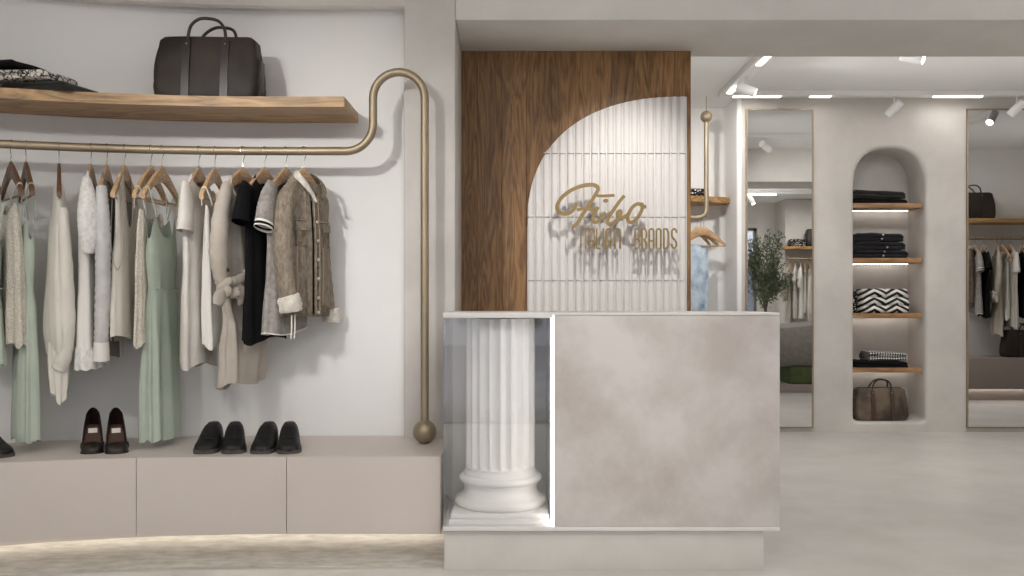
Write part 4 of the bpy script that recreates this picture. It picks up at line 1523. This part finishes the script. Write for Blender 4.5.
part_label(in_parent(build('script_lettering', bm, M['gold'], sign, angle=40), sign), 'flowing script word')


def arc(x0, x1, y0, y1, n=8):
    """arch over x0..x1 starting at height y0 rising to y1"""
    return [((x0 + x1) / 2 - (x1 - x0) / 2 * cos(pi * i / n), y0 - (y0 - y1) * sin(pi * i / n)) for i in range(n + 1)]


def glyph(ch, x, w):
    t_, b_ = 260, 350
    a, c = x, x + w
    m = (t_ + b_) / 2 + 2
    if ch == 'I':
        return [[(x, t_), (x, b_)]]
    if ch == 'T':
        return [[(a, t_ + 2), (c, t_ + 2)], [(x + w / 2, t_), (x + w / 2, b_)]]
    if ch == 'A':
        return [[(a, b_)] + arc(a, c, t_ + 14, t_ + 2) + [(c, b_)], [(a, m + 8), (c, m + 8)]]
    if ch == 'N':
        return [[(a, b_)] + arc(a, c, t_ + 14, t_ + 2) + [(c, b_)]]
    if ch == 'L':
        return [[(a, t_), (a, b_ - 2)], [(a, b_ - 2), (c, b_ - 2)]]
    if ch == 'B':
        return [[(a, t_), (a, b_)], [(a, t_ + 2), (c - 6, t_ + 3), (c, t_ + 16), (c, m - 12), (c - 6, m), (a, m)], [(a, m), (c - 5, m), (c + 1, m + 12), (c + 1, b_ - 14), (c - 5, b_ - 3), (a, b_ - 2)]]
    if ch == 'R':
        return [[(a, t_), (a, b_)], [(a, t_ + 2), (c - 6, t_ + 3), (c, t_ + 16), (c, m - 10), (c - 6, m + 2), (a, m + 2)], [(c - 9, m + 2), (c, m + 18), (c, b_)]]
    if ch == 'D':
        return [[(a, t_), (a, b_)], [(a, t_ + 2), (c - 7, t_ + 3), (c, t_ + 18), (c, b_ - 18), (c - 7, b_ - 3), (a, b_ - 2)]]
    if ch == 'S':
        return [[(c, t_ + 20), (c, t_ + 12), (c - 7, t_ + 2), (a + 7, t_ + 2), (a, t_ + 12), (a, m - 14), (a + 5, m - 4), (c - 5, m + 6), (c, m + 16), (c, b_ - 12), (c - 7, b_ - 2), (a + 7, b_ - 2), (a, b_ - 12), (a, b_ - 20)]]


pins = []
for word in ((('I', 180, 0), ('T', 190, 22), ('A', 219, 20), ('L', 250, 17), ('I', 279, 0), ('A', 291, 21), ('N', 331, 22)),
             (('B', 419, 20), ('R', 450, 19), ('A', 481, 20), ('N', 513, 20), ('D', 546, 20), ('S', 581, 20))):
    bm = BM()
    for ch, x, w in word:
        for q in glyph(ch, x, w):
            stroke(bm, q, 0.0040, sm=False)
        pins.append((x, 330))
    part_label(in_parent(build('capital_lettering', bm, M['gold'], sign, angle=40), sign), 'word in slim rounded capitals')
bm = BM()
for p in pins + [(180, 74), (190, 196), (236, 206), (312, 196), (394, 188)]:
    q = sg(p)
    tube(bm, [(q[0], SY1, q[1]), (q[0], PY - 0.02, q[1])], 0.002, 6)
in_parent(build('standoff_pins', bm, M['gold'], sign), sign)

# ------------------------------------------------------------------ counter with display case
CX0, CX1, CS = -0.291, 1.1316, 0.177
CY0, CY1 = 3.80, 4.33
CZ0, CZ1 = 0.175, 1.097
ct = thing('reception_counter', 'mottled pale plaster counter with a glazed display end at its left', 'counter', (0.42, 4.06, 0))


def cpart(name, bm, mat, lab=None, smooth=True, angle=35):
    o = in_parent(build(name, bm, mat, ct, smooth, angle), ct)
    if lab:
        o['label'] = lab
    return o


bm = BM(); quad_box(bm, CS, CX1, CY0, CY1, CZ0 + 0.018, CZ1 - 0.012, 0.004)
cpart('counter_body', bm, M['counter'])
bm = BM(); quad_box(bm, CS - 0.002, CX1, CY0 - 0.001, CY1, CZ1 - 0.0118, CZ1, 0.004)
cpart('counter_top', bm, M['counter_plain'])
bm = BM(); quad_box(bm, CX0, CX1, CY0 - 0.001, CY1, CZ0, CZ0 + 0.0175, 0.002)
cpart('base_board', bm, M['counter_plain'])
bm = BM(); quad_box(bm, CX0 + 0.002, CX1 - 0.06, CY0 + 0.03, CY1 - 0.03, 0.0, CZ0 - 0.001, 0.002)
cpart('plinth', bm, M['plinth_gloss'], 'glossy recessed plinth')
bm = BM(); quad_box(bm, CX0, CS - 0.004, CY1 - 0.02, CY1, CZ0 + 0.018, CZ1 - 0.024)
cpart('display_back', bm, M['counter_plain'], smooth=False)
bm = BM(); quad_box(bm, CS - 0.012, CS - 0.001, CY0 + 0.03, CY1 - 0.02, CZ0 + 0.018, CZ1 - 0.024)
cpart('display_side', bm, M['counter_plain'], smooth=False)
bm = BM(); quad_box(bm, CX0 + 0.001, CS - 0.014, CY0 + 0.002, CY0 + 0.008, CZ0 + 0.018, CZ1 - 0.024)
cpart('front_glass', bm, M['glass'], 'clear front pane of the display end', smooth=False)
bm = BM(); quad_box(bm, CX0 + 0.001, CX0 + 0.007, CY0 + 0.009, CY1 - 0.02, CZ0 + 0.018, CZ1 - 0.024)
cpart('side_glass', bm, M['glass'], 'clear side pane of the display end', smooth=False)
bm = BM(); quad_box(bm, CX0, CS - 0.004, CY0, CY1, CZ1 - 0.0235, CZ1, 0.002)
cpart('display_top', bm, M['counter_plain'])
bm = BM(); quad_box(bm, CS - 0.013, CS - 0.001, CY0 + 0.003, CY0 + 0.028, CZ0 + 0.019, CZ1 - 0.0125)
cpart('light_strip', bm, M['led_case'], 'bright vertical light strip', smooth=False)

# column
col = thing('fluted_column', 'white fluted column standing inside the glazed counter end', 'column', (-0.0517, 4.045, CZ0 + 0.018))
bm = BM()
quad_box(bm, -0.217, 0.217, -0.217, 0.217, 0.0, 0.022, 0.002)
quad_box(bm, -0.209, 0.209, -0.209, 0.209, 0.022, 0.044, 0.006)
build('plinth', bm, M['plaster'], col)
bm = BM()
prof = []
for i in range(9):
    a = -pi / 2 + pi * i / 8
    prof.append((0.186 + 0.021 * cos(a), 0.0645 + 0.0205 * sin(a)))
prof += [(0.184, 0.087), (0.172, 0.096), (0.165, 0.11), (0.163, 0.125), (0.166, 0.138), (0.170, 0.142), (0.170, 0.146)]
for i in range(9):
    a = -pi / 2 + pi * i / 8
    prof.append((0.168 + 0.0165 * cos(a), 0.164 + 0.0165 * sin(a)))
prof += [(0.166, 0.182), (0.166, 0.188), (0.160, 0.194), (0.157, 0.204), (0.02, 0.204)]
lathe(bm, [(0.02, 0.044)] + prof, 64)
build('moulded_base', bm, M['plaster'], col, angle=50)
bm = BM()
rings = []
nf = 20
for z, dep in ((0.203, 0.0), (0.214, 0.0), (0.216, 0.35), (0.222, 0.75), (0.232, 1.0), (0.35, 1.0), (0.5, 1.0), (0.65, 1.0), (0.858, 1.0), (0.875, 0.9)):
    ring = []
    for i in range(nf * 10):
        a = 2 * pi * i / (nf * 10)
        k = (i % 10) / 10
        fl_ = 0.0 if k < 0.15 or k > 0.95 else sin(pi * (k - 0.15) / 0.8)
        r = 0.155 - 0.0165 * dep * fl_ ** 0.7 if fl_ > 0 else 0.155
        ring.append((r * cos(a), r * sin(a), z))
    rings.append(ring)
loft(bm, rings, True, True)
build('fluted_shaft', bm, M['plaster'], col, angle=40)

# ------------------------------------------------------------------ mirrors
def make_mirror(x0, x1, z0, z1, label):
    t = thing('wall_mirror', label, 'mirror', ((x0 + x1) / 2, YM, z0), 0, 'tall brass-framed mirrors on the far wall')
    w = (x1 - x0) / 2
    h = z1 - z0
    bm = BM(); quad_box(bm, -w + 0.008, w - 0.008, -0.012, 0.0, 0.008, h - 0.008)
    build('mirror_glass', bm, M['mirror'], t, False)
    bm = BM()
    quad_box(bm, -w, -w + 0.012, -0.02, 0, 0, h)
    quad_box(bm, w - 0.012, w, -0.02, 0, 0, h)
    quad_box(bm, -w + 0.012, w - 0.012, -0.02, 0, 0, 0.012)
    quad_box(bm, -w + 0.012, w - 0.012, -0.02, 0, h - 0.012, h)
    build('brass_frame', bm, M['brass'], t, False)


mz0, mz1 = H - 128 * YM / F, H + 191 * YM / F
make_mirror((745.5 - 512) * YM / F, (813 - 512) * YM / F, mz0, mz1, 'tall brass-framed mirror left of the arched niche')
make_mirror((966 - 512) * YM / F, (966 - 512) * YM / F + 0.6, mz0, mz1, 'tall brass-framed mirror right of the arched niche')

# ------------------------------------------------------------------ ceiling track and spotlights
TZ = CEIL - 0.045
TG = 'white ceiling light tracks'


def track(label, x0, x1, y0, y1, leds, watt=11):
    t = thing('ceiling_track', label, 'light track', ((x0 + x1) / 2, (y0 + y1) / 2, TZ), 0, TG)
    ox, oy = (x0 + x1) / 2, (y0 + y1) / 2
    bm = BM(); quad_box(bm, x0 - ox, x1 - ox, y0 - oy, y1 - oy, 0, 0.044, 0.003)
    build('track_profile', bm, M['white_metal'], t)
    for (a0, a1, b0, b1) in leds:
        bm = BM(); quad_box(bm, a0 - ox, a1 - ox, b0 - oy, b1 - oy, -0.008, 0.002)
        build('light_strip', bm, M['led'], t, False)
        d = bpy.data.lights.new('track_strip_lamp', 'AREA')
        d.shape = 'RECTANGLE'
        d.size, d.size_y = a1 - a0, b1 - b0
        d.energy = watt * max(a1 - a0, b1 - b0) / 0.5
        d.color = (1.0, 0.985, 0.965)
        q = bpy.data.objects.new('track_strip_lamp', d)
        COL.objects.link(q)
        q.location = ((a0 + a1) / 2, (b0 + b1) / 2, TZ - 0.0095)


def fx(px, y):
    return (px - 512) * y / F


track('white ceiling track running along the far wall above niche and mirrors', 1.86, 4.44, 7.58, 7.68,
      [(fx(734, 7.6), fx(781, 7.6), 7.60, 7.64), (fx(811, 7.6), fx(831, 7.6), 7.60, 7.64), (fx(935, 7.6), fx(983, 7.6), 7.60, 7.64)], 1.4)
track('white ceiling track running from the beam towards the far mirrors', 1.76, 1.86, 6.02, 7.68, [(1.79, 1.83, 6.15, 6.60), (1.79, 1.83, 7.25, 7.5)], 6)
track('white ceiling track just behind the beam', 1.86, 4.44, 6.02, 6.12, [(2.0, 2.35, 6.05, 6.09), (3.5, 4.0, 6.05, 6.09)], 16)
track('unseen ceiling track added behind the sign panel for the recess spotlight', 0.4, 1.76, 6.02, 6.12, [])  # out of view, added only to carry the recess spotlight
track('white ceiling track at the right of the far room', 4.44, 4.54, 6.02, 7.68, [(4.47, 4.51, 6.2, 6.7)])
track('white ceiling track above the clothes rod at the shop front', -2.9, 1.6, 0.65, 0.75, [(-1.2, -0.7, 0.68, 0.72), (0.4, 0.8, 0.68, 0.72)])
track('white ceiling track near the street window at the right', 3.2, 5.9, 0.95, 1.05, [(3.8, 4.3, 0.98, 1.02), (4.9, 5.3, 0.98, 1.02)])

LG = 'white track spotlights'
SPOT_N = [0]


def spotlight(label, pos, aim, lens='lensdim', energy=0.0, size=70, blend=0.8, rad=0.035, color=(1.0, 0.975, 0.945), zt=TZ):
    t = thing('track_spotlight', label, 'spotlight', (pos[0], pos[1], zt), 0, LG)
    a = Vector(aim).normalized()
    q = a.to_track_quat('-Z', 'Y').to_matrix().to_4x4()
    dz = pos[2] - zt
    bm = BM()
    tube(bm, [(0, 0, 0), (0, 0, dz + 0.02)], 0.008, 10)
    sphere(bm, (0, 0, dz + 0.015), 0.014, 10, 8)
    build('stem', bm, M['white_metal'], t)
    bm = BM()
    lathe(bm, [(0.001, 0.075), (0.033, 0.075), (0.037, 0.07), (0.037, -0.075), (0.032, -0.076), (0.030, -0.066)], 24, cap=False)
    bmesh.ops.transform(bm, matrix=Matrix.Translation((0, 0, dz)) @ q, verts=bm.verts)
    build('barrel', bm, M['white_metal'], t)
    bm = BM()
    lathe(bm, [(0.001, -0.068), (0.0305, -0.068), (0.0305, -0.064), (0.001, -0.064)], 24, cap=False)
    bmesh.ops.transform(bm, matrix=Matrix.Translation((0, 0, dz)) @ q, verts=bm.verts)
    build('lens', bm, M[lens], t)
    if energy:
        ld = bpy.data.lights.new('spot_lamp', 'SPOT')
        ld.energy = energy
        ld.spot_size = R(size)
        ld.spot_blend = blend
        ld.shadow_soft_size = rad
        ld.color = color
        lo_ = bpy.data.objects.new('spot_lamp', ld)
        COL.objects.link(lo_)
        lo_.location = Vector(pos) + a * 0.09
        lo_.rotation_euler = a.to_track_quat('-Z', 'Y').to_euler()
    return t


ZL = 2.775
spotlight('white spotlight on the left side of the far ceiling track', (1.81, 6.95, ZL), (1.0, -0.35, -0.5), 'lens', 20, 110)
spotlight('white spotlight on the far track above the arched niche', (3.24, 7.63, ZL), (-0.62, 0.55, -0.75), 'lensdim', 0, 110)
spotlight('white spotlight on the far track above the right mirror', (4.28, 7.63, ZL), (-0.62, 0.55, -0.75), 'lensdim', 0, 110)
spotlight('white spotlight peeking below the beam with its glowing face', (2.70, 6.07, ZL + 0.01), (0.75, -0.62, -0.35), 'lens', 15, 110)
spotlight('added unseen spotlight brightening the rack recess of the far wall', (0.95, 6.07, ZL), (0.75, 1.9, -0.7), 'lensdim', 120, 60, 1.0)  # hidden lamp added to brighten the dim recess
FTY = 0.7
spotlight('white spotlight at the left end of the front track', (-2.75, FTY, ZL), (0.45, 3.6, -1.4), 'lens', 45, 50, 0.9, 0.09)
spotlight('white spotlight on the front track facing the knit tops', (-2.2, FTY, ZL), (0.55, 3.6, -1.3), 'lens', 80, 46, 0.9, 0.09)
spotlight('white spotlight on the front track facing the denim jacket', (-1.9, FTY, ZL), (1.0, 3.7, -1.12), 'lens', 270, 32, 1.0, 0.08)
spotlight('white spotlight on the front track facing the column', (0.2, FTY, ZL), (-0.2, 3.0, -1.9), 'lens', 30, 50)
spotlight('white spotlight on the front track facing the counter', (1.0, FTY, ZL), (-0.8, 3.0, -2.0), 'lens', 70, 30, 1.0)
spotlight('white spotlight at the left of the track near the street', (3.9, 1.0, ZL), (0.4, 0.5, -1), 'lens', 20, 100)
spotlight('white spotlight at the right of the track near the street', (5.1, 1.0, ZL), (0.0, -1.0, -1), 'lens', 20, 100)
spotlight('white spotlight over the counter washing the lettering', (0.62, 3.85, ZL), (0.0, 1.0, -1.05), 'lensdim', 80, 54, 0.9, 0.010)
track('short white ceiling track above the counter', 0.3, 1.0, 3.81, 3.89, [])

# ------------------------------------------------------------------ far recess rack: shelf, rod, hangers, jeans
def far_dy(x):
    return 0.0


bm = BM()
sx = [0.25 + i * 0.1 for i in range(15)] + [1.74, 1.8, 1.86, 1.92, 1.95]
loft(bm, [[(x, yf, 2.02), (x, yf, 2.07), (x, 8.298 - 0.05 * (x > 1.9), 2.07), (x, 8.298 - 0.05 * (x > 1.9), 2.02)] for x in sx
          for yf in [7.86 + (0.22 * max(0, (x - 1.2) / 0.755) ** 1.8)]], True, True)
o = build('wall_shelf', bm, M['wood_shelf'], angle=30)
tag(o, 'oak shelf in the far recess right of the sign panel', 'shelf')
rod2 = thing('clothes_rod', 'brass clothes rod with ball end in the far recess', 'rod', (1.69, 7.83, 2.744))
FRY = 7.83
pts = [(0.3, FRY, 1.868), (1.0, FRY, 1.868), (1.6, FRY, 1.868)]
for i in range(1, 9):
    t_ = i / 8 * pi / 2
    pts.append((1.62 + 0.07 * sin(t_), FRY, 1.868 + 0.07 * (1 - cos(t_))))
pts += [(1.69, FRY, 2.2), (1.69, FRY, 2.71)]
bm = BM(); tube(bm, pts, 0.02, 14)
in_parent(build('rail', bm, M['brass'], rod2), rod2)
bm = BM(); sphere(bm, (0, 0, 0), 0.052, 24, 14)
build('ball_end', bm, M['brass'], rod2)
bm = BM(); tube(bm, [(0, 0, 0.04), (0, 0, CEIL - 2.744)], 0.004, 8)
build('ceiling_hook', bm, M['brass'], rod2)
hl = ['wooden hanger in the far recess, nearest the mirror', 'wooden hanger in the far recess, second from the mirror', 'wooden hanger in the far recess carrying light blue jeans']
for lab, x, ph in zip(hl, (1.67, 1.64, 1.61), (78, 60, 46)):
    h = make_hanger(lab, M['hanger'], 'wooden hangers in the far recess', 0.2)
    h.location = (x, FRY, 1.868)
    h.rotation_euler.z = R(90 - ph)
t = thing('blue_jeans', 'light blue jeans folded over a hanger in the far recess', 'jeans', (1.62, FRY, 1.868), R(90 - 56))
zb = -0.246
body('jeans_leg', M['blue_denim'], t, [(zb, 0.125), (-0.5, 0.12), (-0.78, 0.105)], [(zb, 0.016), (-0.4, 0.03), (-0.78, 0.026)], FL(zb + 0.012), wavy(-0.76, 0.01, 2, 0, 0.015), [(5, 0.006, 1, 7), (9, 0.004, 2, 9)], seed=40, wob=0.012)
body('jeans_leg', M['blue_denim'], t, [(zb, 0.11), (-0.5, 0.11), (-0.83, 0.1)], [(zb, 0.012), (-0.4, 0.022), (-0.83, 0.02)], FL(zb + 0.01), wavy(-0.82, 0.01, 2, 0, 0.015), [(5, 0.006, 3, 7)], seed=41, wob=0.012, cx=lambda z: -0.01)
folded('folded_scarf', 'dotted black scarf on the far recess shelf', 'scarf', (1.57, 8.06, 2.071), 0, 0.34, 0.22, 0.075, 2, M['dots'], 'folded clothes on the far recess shelf', 50, taper=0.2)
folded('folded_shirt', 'white folded shirt behind the dotted scarf on the far shelf', 'shirt', (1.60, 8.2, 2.071), 0, 0.24, 0.14, 0.16, 3, M['white'], 'folded clothes on the far recess shelf', 51, taper=0.45)

# ------------------------------------------------------------------ rack across from the right mirror (seen in it)
RX0, RX1 = 4.95, 6.7
b2 = thing('wall_bench', 'taupe bench under the rack facing the right mirror', 'bench', (5.8, 5.35, 0))
M['bench_dark'] = pbr('taupe_lacquer', (150, 138, 131), (145, 133, 126), scale=2, rough=0.45)
bm = BM(); quad_box(bm, RX0 - 5.8, RX1 - 5.8, -0.25, 0.22, 0.15, 0.50, 0.004)
build('carcass', bm, M['bench_dark'], b2)
bm = BM(); quad_box(bm, RX0 - 5.8 + 0.02, RX1 - 5.8 - 0.02, -0.24, 0.0, 0.0, 0.15)
build('recessed_base', bm, M['bench_dark'], b2, False)
bm = BM(); quad_box(bm, RX0 - 5.8 + 0.02, RX1 - 5.8 - 0.02, 0.02, 0.04, 0.135, 0.149)
build('light_strip', bm, M['led_soft'], b2, False)
bm = BM(); quad_box(bm, RX0, RX1, 5.10, 5.43, 2.03, 2.08, 0.003)
tag(build('wall_shelf', bm, M['wood_shelf']), 'oak shelf over the rack facing the right mirror', 'shelf')
rod3 = thing('clothes_rod', 'straight brass clothes rod facing the right mirror', 'rod', (5.8, 5.34, 1.86))
bm = BM(); tube(bm, [(RX0 - 5.8, 0, 0), (RX1 - 5.8, 0, 0)], 0.0185, 14)
build('rail', bm, M['brass'], rod3)
for x in (-0.7, 0.7):
    bm = BM()
    tube(bm, [(x, 0, 0), (x, -0.245, 0)], 0.006, 8)
    build('wall_bracket', bm, M['brass'], rod3)
CG = 'clothes on the rack facing the right mirror'
hsrc = make_hanger('wooden hanger on the rod facing the right mirror', M['hanger'], 'wooden hangers facing the right mirror')
MV = 15.68 - 5.34


def mx(px):
    return (px - 512) * MV / F


row = [('denim_jacket', 968, -30, 'taupe denim jacket on the rack facing the right mirror'),
       ('grey_tee', 974, -10, 'grey tee with striped cuffs on the rack facing the right mirror'),
       ('black_top', 983, -14, 'black top on the rack facing the right mirror'),
       ('tied_shirt', 996, -18, 'beige tied shirt on the rack facing the right mirror'),
       ('white_blouse', 1001, 0, 'off-white blouse on the rack facing the right mirror'),
       ('white_tunic', 1009, -6, 'white tunic on the rack facing the right mirror'),
       ('black_top', 1021, -20, 'second black top on the rack facing the right mirror')]
HX = [(0, 'denim jacket'), (0, 'grey tee'), (0, 'black top'), (0, 'beige tied shirt'), (0, 'off-white blouse'), (0, 'white tunic'), (0, 'second black top')]
for i, (k, px, ph, lab) in enumerate(row):
    x = mx(px)
    rz = R(-90 - ph)
    dup(REG[k], (x, 5.34, 1.86), rz, lab, CG)
    hl_ = 'hanger of the ' + HX[i][1] + ' facing the right mirror'
    if i == 0:
        hsrc.location = (x, 5.34, 1.86)
        hsrc.rotation_euler.z = rz
        hsrc['label'] = hl_
    else:
        dup(hsrc, (x, 5.34, 1.86), rz, hl_, 'wooden hangers facing the right mirror')
dup(bag1, (mx(973), 5.27, 2.081), pi + 0.05, 'dark holdall on the shelf facing the right mirror', BG)
dup(bag1, (mx(1020), 5.40, 0.501), pi, 'dark holdall on the bench facing the right mirror', BG)

# ------------------------------------------------------------------ rack beside the street window (seen in the left mirror)
t0 = 0.13
bm = BM(); quad_box(bm, 4.66, 6.8, -0.098, 0.25, 2.02, 2.07, 0.003)
tag(build('wall_shelf', bm, M['wood_shelf']), 'oak shelf on the pier by the street window', 'shelf')
rod4 = thing('clothes_rod', 'brass clothes rod on the pier by the street window', 'rod', (4.72, 0.13, 1.86))
pts = [(0.0, 0, 0.16), (0.0, 0, 0.09), (0.005, 0, 0.05), (0.025, 0, 0.015), (0.06, 0, 0.0), (0.3, 0, 0), (2.0, 0, 0)]
bm = BM(); tube(bm, pts, 0.018, 12)
build('rail', bm, M['brass'], rod4)
MV2 = 15.68 - 0.13
WG = 'clothes on the rack by the street window'
row = [('tied_shirt', 790, -35, 'beige tied shirt on the rack by the street window'), ('white_tunic', 795, -22, 'white tunic on the rack by the street window'),
       ('lace_top', 800, -15, 'white lace top on the rack by the street window'), ('white_blouse', 804, -15, 'off-white blouse on the rack by the street window'),
       ('cream_sweater', 809, -10, 'cream sweater on the rack by the street window'), ('knit_beige', 815, -10, 'beige knit on the rack by the street window')]
for i, (k, px, ph, lab) in enumerate(row):
    x = (px - 512) * MV2 / F
    dup(REG[k], (x, 0.13, 1.86), R(-90 - ph), lab, WG)
    dup(hsrc, (x, 0.13, 1.86), R(-90 - ph), 'hanger of the ' + lab.split(' on the rack')[0] + ' by the street window', 'wooden hangers by the street window')
dup(bag1, ((820 - 512) * MV2 / F, 0.08, 2.071), pi, 'dark holdall on the shelf by the street window', BG)
folded('folded_scarf', 'dotted black scarf on the shelf by the street window', 'scarf', ((797 - 512) * MV2 / F, 0.08, 2.071), pi, 0.26, 0.22, 0.13, 3, M['dots'], 'folded clothes by the street window', 60)

# ------------------------------------------------------------------ curved seat on a moss bed (seen in the left mirror)
seat = thing('curved_seat', 'grey upholstered curved seat on a moss bed, reflected in left mirror', 'seat', (3.75, 4.15, 0.31))
bm = BM()
rings = []
for j in range(13):
    k = j / 12
    z = 0.53 * k
    r = 0.55 + 0.55 * sin(k * pi / 2) ** 0.8
    rings.append([(r * 0.95 * cos(2 * pi * i / 48), r * 0.42 * sin(2 * pi * i / 48), z + 0.09 * k * cos(2 * pi * i / 48)) for i in range(48)])
for j in range(1, 6):
    k = 1 - j / 6
    rings.append([(1.1 * 0.95 * k * cos(2 * pi * i / 48), 1.1 * 0.42 * k * sin(2 * pi * i / 48), 0.53 + 0.02 * sin(pi * k) + 0.09 * k * cos(2 * pi * i / 48)) for i in range(48)])
loft(bm, rings, True, True)
build('upholstered_shell', bm, M['sofa'], seat, angle=70)
bm = BM()
quad_box(bm, -0.28, 1.3, -0.35, 0.28, -0.209, 0.0, 0.01)
bmesh.ops.subdivide_edges(bm, edges=bm.edges[:], cuts=6, use_grid_fill=True)
for v in bm.verts:
    v.co += Vector((0, 0, 0.012)) * noise.noise(v.co * 14)
part_label(build('moss_bed', bm, M['moss'], seat), 'green moss bed under the seat')
bm = BM(); quad_box(bm, -0.55, 1.4, -0.42, 0.33, -0.309, -0.21, 0.006)
build('base_slab', bm, M['bench_dark'], seat)

# ------------------------------------------------------------------ olive tree in a pot (seen in the left mirror)
tree = thing('olive_tree', 'potted olive tree by the street window, reflected in left mirror', 'tree', (3.95, 1.66, 0))
bm = BM()
lathe(bm, [(0.13, 0.0), (0.19, 0.02), (0.24, 0.2), (0.25, 0.42), (0.235, 0.44), (0.22, 0.42), (0.02, 0.40)], 32)
build('pot', bm, M['pot'], tree)
bm = BM()
rnd = random.Random(3)
tips = []
tube(bm, [(0, 0, 0.38), (0.02, 0.01, 0.7), (-0.01, 0.0, 1.0), (0.01, 0.01, 1.2)], [0.03, 0.026, 0.022, 0.02], 10)
for k in range(26):
    a = rnd.uniform(0, 2 * pi)
    z0 = rnd.uniform(0.95, 1.3)
    e = rnd.uniform(0.2, 0.52)
    zt = rnd.uniform(1.25, 2.15)
    rr = e * (1 - 0.35 * max(0, (zt - 1.6) / 0.6))
    p0 = Vector((0, 0, z0))
    p2 = Vector((rr * cos(a), rr * sin(a), zt))
    p1 = (p0 + p2) / 2 + Vector((0, 0, 0.08))
    tube(bm, smooth_path([p0, p1, p2], 4), [0.01] * 4 + [0.006] * 4 + [0.003], 6)
    tips.append((p0, p1, p2))
build('trunk', bm, M['bark'], tree)
bm = BM()
for p0, p1, p2 in tips:
    for q in range(150):
        s = rnd.uniform(0.3, 1.02)
        c = p0 * (1 - s) ** 2 + p1 * 2 * s * (1 - s) + p2 * s * s + Vector((rnd.gauss(0, 0.05), rnd.gauss(0, 0.05), rnd.gauss(0, 0.05)))
        d = Vector((rnd.gauss(0, 1), rnd.gauss(0, 1), rnd.gauss(0.4, 0.8))).normalized()
        w = d.cross(Vector((rnd.gauss(0, 1), rnd.gauss(0, 1), rnd.gauss(0, 1)))).normalized()
        l = rnd.uniform(0.05, 0.085)
        v = [bm.verts.new(c), bm.verts.new(c + d * l * 0.5 + w * 0.011), bm.verts.new(c + d * l), bm.verts.new(c + d * l * 0.5 - w * 0.011)]
        bm.faces.new(v)
build('foliage', bm, M['leaf'], tree, smooth=False)

# ------------------------------------------------------------------ light
w = bpy.data.worlds.new('daylight')
SC.world = w
w.use_nodes = True
bg = w.node_tree.nodes['Background']
bg.inputs['Color'].default_value = (1.0, 0.975, 0.945, 1)
bg.inputs['Strength'].default_value = 2.8


def area(name, loc, sx, sy, e, color=(1.0, 0.97, 0.93), rot=(0, 0, 0)):
    d = bpy.data.lights.new(name, 'AREA')
    d.shape = 'RECTANGLE'
    d.size, d.size_y = sx, sy
    d.energy = e
    d.color = color
    q = bpy.data.objects.new(name, d)
    COL.objects.link(q)
    q.location = loc
    q.rotation_euler = rot
    return q


UP = (pi, 0, 0)
area('front_room_bounce_fill', (-0.6, 2.0, 2.3), 2.6, 1.6, 34, rot=UP)  # floating fill lamps without fixtures, added to bounce light off the front ceiling
area('front_room_bounce_fill', (3.2, 2.2, 2.3), 2.4, 1.6, 36, rot=UP)
area('far_room_bounce_fill', (3.1, 6.5, 1.9), 2.2, 0.8, 6, rot=UP)  # unseen upward fill, added to brighten the far room by its ceiling
area('far_room_bounce_fill', (0.8, 6.5, 1.9), 1.2, 0.8, 4, rot=UP)
area('far_room_bounce_fill', (5.7, 6.5, 1.9), 1.2, 0.8, 4, rot=UP)
sd = bpy.data.lights.new('sun', 'SUN')
sd.energy = 14
sd.angle = R(2)
so = bpy.data.objects.new('sun', sd)
COL.objects.link(so)
so.rotation_euler = Vector((-0.6, -0.35, -0.75)).to_track_quat('-Z', 'Y').to_euler()
# daylight comes in by the street window
d = bpy.data.lights.new('window_portal', 'AREA')
d.shape = 'RECTANGLE'
d.size, d.size_y = 6.86, 2.46
d.cycles.is_portal = True
q = bpy.data.objects.new('window_portal', d)
COL.objects.link(q)
q.location = (1.03, -0.74, 1.23)
q.rotation_euler = (R(90), 0, 0)

# ------------------------------------------------------------------ camera
cam = bpy.data.cameras.new('camera')
co = bpy.data.objects.new('camera', cam)
COL.objects.link(co)
co.location = (0, 0, H)
co.rotation_euler = (R(90), 0, 0)
cam.sensor_width = 36
cam.lens = F / 1024 * 36
cam.shift_y = 12 / 1024
cam.clip_start = 0.05
SC.camera = co

SC.view_settings.view_transform = 'Standard'
SC.view_settings.look = 'None'
SC.view_settings.exposure = -0.2
SC.view_settings.gamma = 1.0
SC.view_settings.use_curve_mapping = False
SC.cycles.use_denoising = True
SC.cycles.max_bounces = 10
SC.cycles.diffuse_bounces = 5
SC.cycles.glossy_bounces = 5
SC.cycles.transparent_max_bounces = 16
SC.cycles.sample_clamp_indirect = 6.0
SC.cycles.caustics_reflective = False
SC.cycles.caustics_refractive = False
